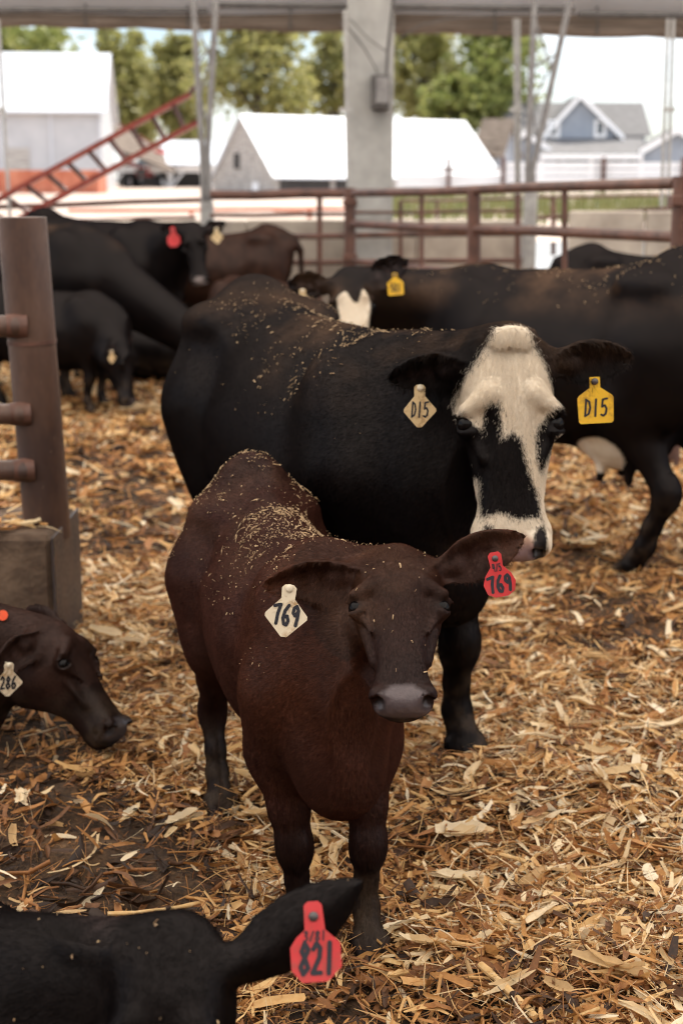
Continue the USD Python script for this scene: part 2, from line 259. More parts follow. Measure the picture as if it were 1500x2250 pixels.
def truss(name, label, top_l, top_r, mid, foot, d=14.25):
    t = thing(name, label, 'truss', at(foot[0], foot[1], d))
    o = at(foot[0], foot[1], d)
    A, B, M, F = at(*top_l, d) - o, at(*top_r, d) - o, at(*mid, d) - o, V(0, 0, 0)
    base = V(0, 0, -1.2 + .02)
    obj('chord', tube([A + (A - M) * .25, A, M + V(-.025, 0, 0), F + V(-.03, 0, 0)], .030), 'grey_steel', t)
    obj('chord', tube([B + (B - M) * .25, B, M + V(.025, 0, 0), F + V(.03, 0, 0)], .030), 'grey_steel', t)
    for s0, s1 in ((.92, .62), (.62, .74), (.40, .74), (.40, .2)):
        obj('web_bar', tube([M + (A - M) * s0, M + (B - M) * s1], .010, 8), 'grey_steel', t)
    obj('foot_plate', box((-.065, -.03, -1.35), (.065, .03, .12), .006), 'galvanised', t)
    for z in (.06, -.1, -.3):
        obj('bolt', trimesh.creation.cylinder(.014, .03, sections=10, transform=trimesh.transformations.rotation_matrix(math.pi / 2, [1, 0, 0], None) if False else trimesh.transformations.concatenate_matrices(trimesh.transformations.translation_matrix([0, -.035, z]), trimesh.transformations.rotation_matrix(math.pi / 2, [1, 0, 0]))), 'galvanised', t)
    return t
truss('truss_leg', 'grey steel V shaped truss leg beside the raised end of the red ladder', (425, 10), (474, 10), (450, 340), (455, 470))
truss('truss_leg', 'grey steel V shaped truss leg in front of the blue-grey house', (1174, 5), (1246, 25), (1164, 372), (1165, 440))
def posts(label, segs, d, group=None):
    b = at(*segs[0][1], d); b[2] = 1.15
    t = thing('steel_post', label, 'post', b, 0, group)
    for (a0, a1) in segs:
        p0, p1 = at(*a0, d) - b, at(*a1, d) - b
        obj('pipe', tube([p0, p1 + (p1 - p0) * .2 if p1[2] > .0 else p1], .017, 10), 'galvanised', t)
    obj('clamp', box(at(*segs[0][0], d) * V(1, 1, 0) * 0 + (at(segs[0][0][0], 240, d) - b) - V(.05, .02, .02), (at(segs[0][0][0], 240, d) - b) + V(.07, .02, .02)), 'galvanised', t)
posts('pair of thin galvanised pipes left of the right truss leg', [((1131, 40), (1134, 480)), ((1139, 40), (1141, 480))], 14.42)
posts('pair of thin galvanised pipes near the right edge before the house', [((1467, 40), (1452, 470)), ((1479, 40), (1466, 470))], 14.42)
posts('thin leaning galvanised pipe at the far left edge by the white barn', [((-4, 40), (22, 480))], 14.42)
posts('thin galvanised pipe along the left edge of the concrete column', [((757, 20), (766, 480))], 14.0)

col = thing('concrete_column', 'grey concrete column with an electric box in the middle of the far wall', 'column', at(812, 500, 14.2) * V(1, 1, 0) + V(0, 0, .1))
cb = at(812, 500, 14.2) * V(1, 1, 0) + V(0, 0, .1)
x0, x1 = at(762, 300, 14.2)[0] - cb[0], at(864, 300, 14.2)[0] - cb[0]
obj('shaft', box((x0, 0, 0), (x1, .3, 4.2), .012), 'column_concrete', col)
bx = at(832, 200, 14.1) - cb
bxo = obj('electric_box', box(bx + V(-.075, -.10, -.165), bx + V(.10, .098, .15), .012), 'dark_steel', col)
obj('box_cover', box(bx + V(-.03, -.125, -.12), bx + V(.09, -.103, .12), .008), 'grey_steel', bxo)
obj('conduit', tube([at(848, 170, 14.1) - cb, at(852, 110, 14.1) - cb, at(864, 0, 14.05) - cb, at(868, -60, 14.0) - cb], .016, 10), 'dark_steel', col)
obj('cable', tube([at(765, 60, 14.1) - cb, at(800, 105, 14.1) - cb, at(826, 150, 14.1) - cb, at(832, 172, 14.1) - cb], .008, 6), 'dark_steel', col)
obj('cable', tube([at(768, 40, 14.1) - cb, at(810, 85, 14.1) - cb, at(848, 112, 14.1) - cb], .006, 6), 'dark_steel', col)

wl = thing('concrete_wall', 'low pale concrete wall behind the rail fence across the far side of the pen', 'wall', (0, WALL_Y, 0))
for k, (xa, xb) in enumerate(((-13, -9.0), (-9, -5.2), (-5.2, -3.0), (-3, -.95), (-.95, .75), (.75, 1.88))):
    obj('panel', box((xa + .006, 0, -.05), (xb - .006, .3, 1.38 - .006 * (k % 2)), .012), 'concrete', wl)
wr = thing('concrete_wall', 'tall pale concrete wall behind the right gate post', 'wall', at(1390, 470, 11.8) * V(1, 1, 0), -.18)
for xa, xb in ((-.52, .1), (.1, 2.2), (2.2, 6)):
    obj('panel', box((xa + .006, 0, -.05), (xb - .006, .28, 1.49), .015), 'concrete', wr)

# rail fences and gates
def fence(name, label, cat, rails, posts_, mat_='rust_pipe', group=None):
    b = (rails[0][0] + rails[0][1]) / 2; b = V(b[0], b[1], 0)
    t = thing(name, label, cat, b, 0, group)
    for a0, a1, r in rails: obj('rail', tube([a0 - b, a0 + (a1 - a0) * .33 - b + V(0, 0, -.006), a0 + (a1 - a0) * .66 - b + V(0, 0, .004), a1 - b], r, 12), mat_, t)
    for a0, a1, r in posts_: obj('post', tube([a0 - b, a1 - b], r, 12), mat_, t)
    return t
dR = lambda u: 1 / (1 / 8.2 + (1490 - u) / (1490 - 772) * (1 / 13.0 - 1 / 8.2))
Rr = lambda u, v: at(u, v, dR(u))
fence('pen_gate', 'long rusty pipe gate across the right half of the pen', 'gate',
      [(Rr(776, 424), Rr(1484, 402), .034), (Rr(776, 492), Rr(1484, 520), .034), (Rr(776, 574), Rr(1484, 640), .03)],
      [(Rr(1041, 418), Rr(1041, 900), .05), (Rr(1240, 412), Rr(1240, 800), .019), (Rr(926, 424), Rr(926, 700), .019)])
def post_t(label, u, v, d, r, zb=None):
    p = at(u, v, d); t = thing('gate_post', label, 'post', V(p[0], p[1], 0))
    obj('shaft', tube([V(0, 0, -.02), V(0, 0, p[2] * .5), V(0, 0, p[2])], r, 20), 'rust_pipe', t)
    obj('cap', trimesh.creation.cylinder(r * 1.04, .012, sections=20, transform=trimesh.transformations.translation_matrix([0, 0, p[2] + .006])), 'rust_pipe', t)
    for z in (p[2] - .12, p[2] - .6): obj('hinge', box((-r * 1.25, -r * 1.2, z - .03), (r * 1.25, r * 1.2, z + .03), .006), 'rust_pipe', t)
post_t('rusty brown gate post at the right edge of the picture', 1502, 392, 8.15, .058)
post_t('rusty brown gate post left of the concrete column base', 769, 415, 13.05, .052)
W = lambda u, v, d=14.05: at(u, v, d)
fence('rail_fence', 'rusty pipe fence between left truss leg and concrete column', 'fence',
      [(W(462, 428), W(760, 424), .045), (W(462, 472), W(760, 470), .02), (W(462, 520), W(1145, 512), .028), (W(462, 577), W(1145, 572), .026), (W(780, 466), W(1145, 463), .016)],
      [(W(702, 424), W(702, 720), .026), (W(1137, 425), W(1137, 720), .03), (W(880, 440), W(880, 720), .02)])
fence('rail_fence', 'thin rusty rail fence below the red ladder on the left', 'fence', [(W(-60, 455, 14.6), W(462, 438, 14.6), .026), (W(104, 484, 14.9), W(430, 478, 14.9), .02)], [(W(118, 478, 14.9), W(118, 560, 14.9), .02), (W(405, 476, 14.9), W(405, 560, 14.9), .02)])
fence('rail_fence', 'thin rusty fence behind the opening right of the right truss leg', 'fence',
      [(W(1180, 478, 13.2), W(1480, 456, 13.2), .016), (W(1180, 432, 18), W(1500, 428, 18), .018), (W(880, 440, 18), W(1180, 436, 18), .016)],
      [(W(1215, 430, 18), W(1215, 560, 18), .03), (W(960, 440, 18), W(960, 520, 18), .02)])
fence('rail_fence', 'thin sunlit rail fence out in the yard behind the black cows on the left', 'fence',
      [(W(150, 462, 24), W(800, 458, 24), .03), (W(600, 460, 22), W(740, 458, 22), .03)], [(W(680, 458, 22), W(680, 520, 22), .035), (W(420, 460, 24), W(420, 500, 24), .03)], 'orange_rust')

# big post on its concrete block, left foreground
pb = at(104, 1150, 5.0); pb[2] = 0
tp = at(48, 476, 5.0)
gp = thing('fence_post', 'thick rusty pipe post on a concrete block at the left edge', 'fence post', pb)
top = tp - pb; bot = V(.0, 0, .40)
obj('pipe', tube([bot, bot + (top - bot) * .62, bot + (top - bot) * .622, top - V(0, 0, .004), top], [.083, .083, .084, .084, .080], 40), 'post_pipe', gp, smooth=40)
obj('weld_seam', tube([bot + (top - bot) * .615, bot + (top - bot) * .627], .0858, 40), 'rust_pipe', gp)
for (u, v, u2) in ((48, 716, 60), (56, 910, 66), (64, 1034, 74)):
    p = at(u, v, 4.92) - pb
    obj('rail', tube([p + V(-3, .25, .03), p + V(-.4, .03, .0), p + V(-.012, 0, 0), p + V(0, 0, 0)], [.037, .037, .037, .030], 20), 'post_pipe', gp)
    obj('weld_collar', tube([p + V(-.055, .0, 0), p + V(.012, .02, 0)], [.040, .046], 20), 'rust_pipe', gp)
blk = thing('concrete_block', 'worn concrete curb block under the thick post at the left edge', 'curb', V(pb[0], 4.75, 0))
cx = at(112, 1200, 4.79)[0] - pb[0]
obj('block', box((-4, .04, -.05), (cx, .52, .455), .02), 'dirty_concrete', blk)
obj('end_plate', box((cx + .002, .03, -.05), (cx + .012, .515, .45), .003), 'dark_plate', blk)

# red ladder leaning against the truss leg
ld = thing('ladder', 'red steel ladder leaning up to the left truss leg', 'ladder', at(60, 470, 14.5) * V(1, 1, 0))
lb = at(60, 470, 14.5) * V(1, 1, 0)
Lp = lambda u, v: at(u, v, 14.45) - lb
a0, a1, b0, b1 = Lp(0, 436), Lp(418, 206), Lp(58, 472), Lp(440, 265)
ext = lambda p, q, s: p + (p - q) * s
obj('side_rail', bar(ext(a0, a1, .95), a1, .05, .10, (0, 1, 0)), 'red_paint', ld)
obj('side_rail', bar(ext(b0, b1, .95), b1, .05, .115, (0, 1, 0)), 'red_paint', ld)
for k in range(16):
    s = (k + .4) / 9.0 - .8
    obj('rung', tube([a0 + (a1 - a0) * s, b0 + (b1 - b0) * (s * 1.0)], .026, 10), 'rung_steel', ld)
obj('hook', tube([a1, a1 + V(.02, 0, .05), a1 + V(.05, 0, .06)], .025, 8), 'rung_steel', ld)

# ------------------------------------------------------------------ background buildings
MX = np.array([[0, 0, 1, 0], [1, 0, 0, 0], [0, 1, 0, 0], [0, 0, 0, 1.0]])     # a (y, z) outline extruded along x
def prism(outline, x0, x1):
    m = extrude(Polygon(outline), x1 - x0); m.apply_transform(MX); m.apply_translation([x0, 0, 0]); return m
def gable_parts(t, x0, y0, length, width, z0, e, r, wall, roof_m, over=.3, wname='wall'):
    """ridge along local x; y0 is the front eave line"""
    yc = y0 + width / 2
    obj(wname, prism([(y0, z0), (y0 + width, z0), (y0 + width, e), (yc, r), (y0, e)], x0, x0 + length), wall, t, smooth=False)
    sl = (r - e) / (width / 2); th = .10
    obj('roof', prism([(y0 - over, e - over * sl + .01), (yc, r + .01), (yc, r + th), (y0 - over, e - over * sl + th)], x0 - over, x0 + length + over), roof_m, t, smooth=False)
    obj('roof', prism([(yc + .002, r + .01), (y0 + width + over, e - over * sl + .01), (y0 + width + over, e - over * sl + th), (yc + .002, r + th)], x0 - over, x0 + length + over), roof_m, t, smooth=False)

# white metal barn, upper left
c = at(226, 400, 70); yw = .10; Ln = 26
o = V(c[0], c[1], 0) - Ln * V(math.cos(yw), math.sin(yw), 0); zb = yard_z(70) - .2
t = thing('white_barn', 'big white metal barn with a white roof at the upper left', 'barn', (o[0], o[1], zb), yw)
e, r = at(232, 241, 69.7)[2] - zb, at(150, 118, 75)[2] - zb
gable_parts(t, 0, 0, Ln, 11, 0, e, r, 'white_wall', 'white_metal', .3)
for k in range(11): obj('wall_rib', box((Ln - 2.3 * k - .10, -.05, .05), (Ln - 2.3 * k, -.003, e - .08)), 'white_metal', t)
dr = obj('door', box((Ln - 4.6, -.06, .05), (Ln - 3.4, -.004, 2.2)), 'old_board', t)

# board barn with the white roof behind the column
c = at(605, 400, 62); yw = .50; zb = yard_z(62) - .2
t = thing('board_barn', 'weathered board barn with a bright white metal roof behind the concrete column', 'barn', (c[0], c[1], zb), yw)
e, r = at(605, 386, 62)[2] - zb, at(522, 253, 64)[2] - zb
gable_parts(t, 0, 0, 11.5, 6.4, 0, e, r, 'old_board', 'white_metal', .18)
for k in range(16):
    y = .2 + k * .4; top_z = e + (r - e) * (1 - abs(y + .17 - 3.2) / 3.2)
    obj('board', box((-.035, y, .02), (-.003, y + .34, top_z - .12)), 'old_board', t)
obj('window', box((-.06, 3.5, e + .35), (-.036, 4.1, e + 1.05)), 'interior_shade', t)
obj('hatch', box((-.06, 1.6, e - 1.1), (-.036, 2.2, e - .25)), 'white_trim', t)
obj('bay_shade_panel', box((.2, -.08, .05), (2.6, -.004, e - .10)), 'interior_shade', t)  # solid dark slabs on the wall, painted as the shade of openings
obj('bay_shade_panel', box((2.9, -.08, .05), (4.4, -.004, e - .10)), 'interior_shade', t)

# collapsed roof / small brown-roofed outbuilding left of the house
c = at(1048, 400, 78); zb = yard_z(78) - .2; t = thing('old_outbuilding', 'small grey outbuilding with a brown sagging roof between barn and house', 'shed', (c[0], c[1], zb), -.35)
gable_parts(t, 0, 0, 1.2, 4, 0, at(1090, 335, 78)[2] - zb, at(1090, 262, 79)[2] - zb, 'blue_siding', 'brown_shingle', .3)
for k in range(4): obj('shingle_patch', prism([(-.3 + .42 * k, at(1090, 335, 78)[2] - zb - .1 + .32 * k), (.0 + .42 * k, at(1090, 335, 78)[2] - zb + .12 + .32 * k), (.0 + .42 * k, at(1090, 335, 78)[2] - zb + .2 + .32 * k), (-.3 + .42 * k, at(1090, 335, 78)[2] - zb + .0 + .32 * k)], .1 + .2 * (k % 2), .9 + .3 * (k % 2)), 'brown_shingle', t, smooth=False)

# open machine shed with the lean-to
dS = 84; zb = yard_z(dS) - .2; o = at(238, 400, dS)
t = thing('machine_shed', 'low open machine shed with dark bays behind the red ladder', 'shed', (o[0], o[1], zb))
S_ = lambda u, v: at(u, v, dS) - V(o[0], o[1], zb)
w_ = S_(470, 400)[0]; e = S_(300, 372)[2]
obj('back_wall', box((-.2, 5, 0), (w_, 5.2, e)), 'interior_shade', t)
obj('floor_slab', box((-.2, -.2, -.2), (w_, 5.2, .06)), 'yard_ground', t)
obj('header', box((-.2, -.1, e - .15), (w_, .1, e + .18)), 'white_trim', t)
for u in (240, 372, 470):
    p = S_(u, 400)[0]
    obj('support_post', box((p - .1, -.08, .06), (p + .1, .08, e - .152)), 'white_trim', t)
    for sg in (-1, 1):
        if 0 < p + sg * .8 < w_: obj('knee_brace', bar((p + sg * .1, 0, e - 1.0), (p + sg * .8, 0, e - .17), .1, .22, (0, 1, 0)), 'white_trim', t)
obj('roof', prism([(-.5, e + .19), (5.5, e + 1.7), (5.5, e + 1.82), (-.5, e + .31)], S_(318, 300)[0], w_ + .3), 'white_metal', t, smooth=False)
q0, q1 = S_(215, 272), S_(388, 366)
obj('lean_to_roof', prism([(-1.6, 0), (4, 0), (4, .12), (-1.6, .12)], 0, .001) if False else trimesh.convex.convex_hull(np.array([q0 + V(0, -1.5, -.9), q1 + V(0, -1.5, -.25), q1 + V(0, 3, .4), q0 + V(0, 3, .5), q0 + V(0, -1.5, -1.0), q1 + V(0, -1.5, -.33)])), 'brown_shingle', t, smooth=False)
obj('roof_trim', bar(q0 + V(0, 3, .55), q1 + V(0, 3, .42), .12, .25, (0, 1, 0)), 'red_paint', t)
# red tractor in the shed
o = at(328, 410, 85.2); t = thing('tractor', 'red tractor parked in the open machine shed', 'tractor', (o[0], o[1], zb + .06), -.15)
obj('hood', box((-.38, -1.5, .75), (.38, -.1, 1.35), .08), 'tractor_red', t)
obj('grille', box((-.3, -1.54, .78), (.3, -1.505, 1.2)), 'dark_steel', t)
cabp = obj('cab', box((-.62, -.08, .8), (.62, 1.3, 2.05), .06), 'cab_glass', t)
obj('cab_roof', box((-.72, -.2, 2.06), (.72, 1.4, 2.24), .05), 'tractor_red', t)
for sx in (-1, 1):
    for yy, rr, ww in ((.75, .78, .42), (-1.1, .45, .26)):
        w = obj('wheel', trimesh.creation.cylinder(rr, ww, sections=24, transform=trimesh.transformations.concatenate_matrices(trimesh.transformations.translation_matrix([sx * .95, yy, rr]), trimesh.transformations.rotation_matrix(math.pi / 2, [0, 1, 0]))), 'rubber', t)
        obj('rim', trimesh.creation.cylinder(rr * .5, ww + .03, sections=16, transform=trimesh.transformations.concatenate_matrices(trimesh.transformations.translation_matrix([sx * .95, yy, rr]), trimesh.transformations.rotation_matrix(math.pi / 2, [0, 1, 0]))), 'white_trim', w)
    obj('fender', box((sx * .66, .1, 1.35), (sx * 1.2, 1.4, 1.62), .05), 'tractor_red', t)
    obj('headlight', trimesh.creation.icosphere(2, .09).apply_translation((sx * .25, -1.52, 1.27)), 'white_trim', t)
# orange red container
o = at(216, 440, 60); zb = yard_z(60) - .1; t = thing('container', 'faded orange-red steel container in front of the white barn', 'container', (o[0], o[1], zb))
h = at(216, 374, 60)[2] - zb
obj('body', box((-6.5, 0, .08), (0, 2.4, h)), 'orange_rust', t)
for k in range(16): obj('side_rib', box((-6.4 + k * .42, -.05, .15), (-6.24 + k * .42, -.003, h - .12)), 'orange_rust', t)
obj('top_rail', box((-6.52, -.06, h - .11), (.02, -.003, h + .02)), 'orange_rust', t); obj('bottom_rail', box((-6.52, -.06, .0), (.02, -.003, .14)), 'orange_rust', t)

# the blue-grey house
dH = 110; zb = yard_z(dH) - .2; o = at(1270, 400, dH)
t = thing('house', 'blue-grey two-storey house with white trimmed gables and grey roofs at the upper right', 'house', (o[0], o[1], zb))
H = lambda u, v, dy=0: at(u, v, dH + dy) - V(o[0], o[1], zb)
xl, xr = H(1118, 300, 4)[0], H(1418, 300, 4)[0]
e, r = H(1300, 292, 4)[2], H(1300, 226, 7)[2]
gable_parts(t, xl, 4, xr - xl, 7, 0, e, r, 'blue_siding', 'grey_shingle', .4)
xa, xb = H(1203, 300)[0], H(1352, 300)[0]; xm = H(1270, 300)[0]
ge, gr = H(1270, 288)[2], H(1270, 210)[2]
gm = extrude(Polygon([(xa, 0), (xb, 0), (xb, ge), (xm, gr), (xa, ge)]), 6.5); gm.apply_transform(np.array([[1, 0, 0, 0], [0, 0, 1, 0], [0, 1, 0, 0], [0, 0, 0, 1.0]])); gm.fix_normals()
obj('gable_wall', gm, 'blue_siding', t, smooth=False)
for (x0, x1) in ((xm, xa - .55), (xm, xb + .55)):
    s = (ge - gr) / (abs((xa if x1 < xm else xb) - xm)); zl = gr + s * abs(x1 - xm)
    slab = lambda y0, y1, dz0, dz1: trimesh.convex.convex_hull(np.array([(x, y, z + dz) for (x, z) in ((x0, gr), (x1, zl)) for y in (y0, y1) for dz in (dz0, dz1)]))
    obj('gable_roof', slab(-.35, 6.5, .02, .16), 'grey_shingle', t, smooth=False)
    obj('barge_board', slab(-.45, -.352, -.22, .20), 'white_trim', t, smooth=False)
for u in (1216, 1318):
    a, b = H(u - 14, 302), H(u + 14, 263)
    w = obj('window', box((a[0], -.08, a[2]), (b[0], -.003, b[2])), 'white_trim', t)
    a, b = H(u - 7, 294), H(u + 6, 268)
    obj('pane', box((a[0], -.10, a[2]), (b[0], -.083, b[2])), 'window_glass', w)
p0, p1 = H(1190, 303, 0), H(1412, 303, 0); q0, q1 = H(1186, 338, -4), H(1412, 338, -4)
obj('porch_roof', trimesh.convex.convex_hull(np.array([p0, p1, q0, q1, p0 + V(0, 0, -.2), p1 + V(0, 0, -.2), q0 + V(0, 0, -.12), q1 + V(0, 0, -.12)])), 'grey_shingle', t, smooth=False)
obj('fascia', box(q0 + V(0, -.12, -.38), q1 + V(0, -.004, -.02)), 'white_trim', t)
obj('porch_wall', box((q0[0] + .1, -1, 0), (q1[0], -.01, H(1200, 312)[2])), 'blue_siding', t)
for (u0, u1) in ((1205, 1230), (1243, 1290), (1318, 1362), (1380, 1400)):
    a, b = at(u0, 366, dH - 1) - V(o[0], o[1], zb), at(u1, 346, dH - 1) - V(o[0], o[1], zb)
    obj('porch_window', box((a[0], -1.06, a[2]), (b[0], -1.003, b[2])), 'window_glass', t)
for u in (1190, 1300, 1410):
    x = H(u, 350, -4)[0]; obj('porch_post', box((x - .09, -3.9, 0), (x + .09, -3.72, q0[2] - .39)), 'white_trim', t)
for (ua, um, ub, vp, ve, dy, nm) in ((1402, 1486, 1570, 284, 334, -3.5, 'front_gable'), (1096, 1150, 1232, 290, 345, -2.5, 'side_gable')):
    A, Mx, B_ = H(ua, ve, dy), H(um, vp, dy), H(ub, ve, dy)
    gm = extrude(Polygon([(A[0] + .3, 0), (B_[0] - .3, 0), (B_[0] - .3, B_[2] - .05), (Mx[0], Mx[2] - .1), (A[0] + .3, A[2] - .05)]), 4.0); gm.apply_transform(np.array([[1, 0, 0, dy * 0], [0, 0, 1, dy], [0, 1, 0, 0], [0, 0, 0, 1.0]])); gm.fix_normals()
    obj(nm + '_wall', gm, 'blue_siding', t, smooth=False)
    for E in (A, B_):
        sl = lambda y0, y1, d0, d1: trimesh.convex.convex_hull(np.array([(p[0], y, p[2] + dz) for p in (Mx, E) for y in (y0, y1) for dz in (d0, d1)]))
        obj(nm + '_roof', sl(dy - .3, dy + 4, -.08, .1), 'grey_shingle', t, smooth=False); obj('barge_board', sl(dy - .4, dy - .302, -.26, .14), 'white_trim', t, smooth=False)

# white plank fence in front of the house
o = at(1185, 400, 46); zb = float(yard_z(46)); t = thing('plank_fence', 'white plank fence with rusty posts in front of the blue-grey house', 'fence', (o[0], o[1], zb))
for i0, (u0, u1) in enumerate(((870, 985), (985, 1105), (1105, 1325), (1325, 1500), (1500, 1620))):
    for (v0, v1) in ((362, 375), (378, 390), (393, 405), (408, 418)):
        sh = (i0 > 1) * -6
        a, b = at(u0 + 1, v1 + sh + 4 * (i0 < 2), 46) - V(o[0], o[1], zb), at(u1 - 1, v0 + sh + 4 * (i0 < 2), 46) - V(o[0], o[1], zb)
        obj('plank', box((a[0], -.04, a[2]), (b[0], .0, b[2])), 'white_trim', t)
for u in (985, 1105, 1325, 1500):
    a = at(u, 345, 46) - V(o[0], o[1], zb); obj('post', box((a[0] - .06, -.19, -.3), (a[0] + .06, -.043, a[2])), 'rust_pipe', t)

# rough grass in the yard on the right
n = 5200; gx_ = rng.uniform(.6, 11, n); gy_ = rng.uniform(19, 40, n); hgt = rng.uniform(.12, .42, n); az = rng.uniform(0, 6.28, n); ln = rng.uniform(-.12, .12, (n, 2))
bs = np.stack([gx_, gy_, yard_z(gy_)], 1); wv = np.stack([np.cos(az), np.sin(az), 0 * az], 1) * .02
gv = np.stack([bs - wv, bs + wv, bs + np.concatenate([ln, hgt[:, None]], 1)], 1).reshape(-1, 3)
tag(obj('yard_grass', (gv, np.arange(3 * n).reshape(-1, 3)), 'grass_blade', smooth=False), 'rough dry green grass in the yard beyond the gate', 'grass', kind='stuff')

# trees
def tree(label, u, hw, vt, vb, d, leaf, seed, n_cl=150, gaps=.25, group='trees beyond the farm buildings'):
    g = np.random.default_rng(seed); b = at(u, 430, d); z0 = float(yard_z(d)) - .1
    t = thing('leafy_tree', label, 'tree', (b[0], b[1], z0), 0, group)
    W_, zt, zlo = hw / FPX * d, at(u, vt, d)[2] - z0, at(u, vb, d)[2] - z0
    trunk = [tube([(0, 0, 0), (.1, 0, zlo * .6), (-.05, .1, (zlo + zt) / 2), (.1, 0, zt * .92)], [.42, .34, .2, .05], 10)]
    lobes = []
    for k in range(16):
        s = (k + .5) / 16; zc = zlo + (zt - zlo) * (.12 + .80 * s); rad = W_ * (.35 + .65 * math.sin(math.pi * min(1, .25 + .72 * s))) ; an = g.uniform(0, 6.28) if k % 2 else lobes[-1][3] + 2.6 if lobes else 0
        off = rad * g.uniform(.25, .85); lobes.append((off * math.cos(an), off * .8 * math.sin(an), zc, an, rad * g.uniform(.42, .68)))
        trunk.append(tube([(0, 0, zc * .62), (off * .5 * math.cos(an), off * .4 * math.sin(an), zc * .85), (lobes[-1][0], lobes[-1][1], zc)], [.14, .09, .03], 6))
    obj('trunk', trunk, 'bark', t)
    N = 620; cs = []
    for (x, y, z, an, rd) in lobes:
        dd = g.normal(size=(N, 3)); dd /= np.linalg.norm(dd, axis=1, keepdims=True); rr = rd * g.uniform(.05, 1.45, N) ** .75
        cs.append(V(x, y, z) + dd * rr[:, None] * V(1, 1, .78))
    cs = np.concatenate(cs); keep = meshkit.fbm(cs * 1.1 + seed, 3, seed) > .385 + gaps * .3; cs = cs[keep]; n = len(cs)
    sz = g.uniform(.16, .40, n)[:, None]; a1 = g.normal(size=(n, 3)); a1 /= np.linalg.norm(a1, axis=1, keepdims=True); a2 = np.cross(a1, g.normal(size=(n, 3))); a2 /= np.linalg.norm(a2, axis=1, keepdims=True)
    lv = np.stack([cs - a1 * sz, cs + a2 * sz * .55, cs + a1 * sz, cs - a2 * sz * .55 + V(0, 0, .04)], 1).reshape(-1, 3); q = np.arange(4 * n).reshape(-1, 4)
    obj('crown', (lv, q), leaf, t, smooth=True, attrs={'tone': np.repeat(np.clip(g.uniform(0, 1, n) * .6 + .4 * meshkit.fbm(cs * .9, 2, 5), 0, 1), 4)})
for a in (('dark olive tree rising behind the white barn roof', 70, 125, 50, 190, 120, 'leaf_green', 1), ('loose olive tree directly right of the white barn', 280, 85, 45, 340, 125, 'leaf_olive', 2),
          ('smaller pale tree between the white barn and the left truss leg', 395, 75, 50, 340, 118, 'leaf_olive', 3), ('tall olive tree right of the left truss leg', 570, 115, -40, 275, 112, 'leaf_olive', 4),
          ('pale tree left of the concrete column', 735, 70, 50, 270, 130, 'leaf_olive', 5), ('yellow-green tree right of the concrete column', 930, 105, 20, 275, 122, 'leaf_olive', 6),
          ('full green tree left of the right truss leg', 1075, 110, 15, 280, 120, 'leaf_green', 7), ('low dark green tree at the foot of the blue-grey house roof', 1010, 80, 170, 280, 116, 'leaf_green', 8)):
    tree(*a)

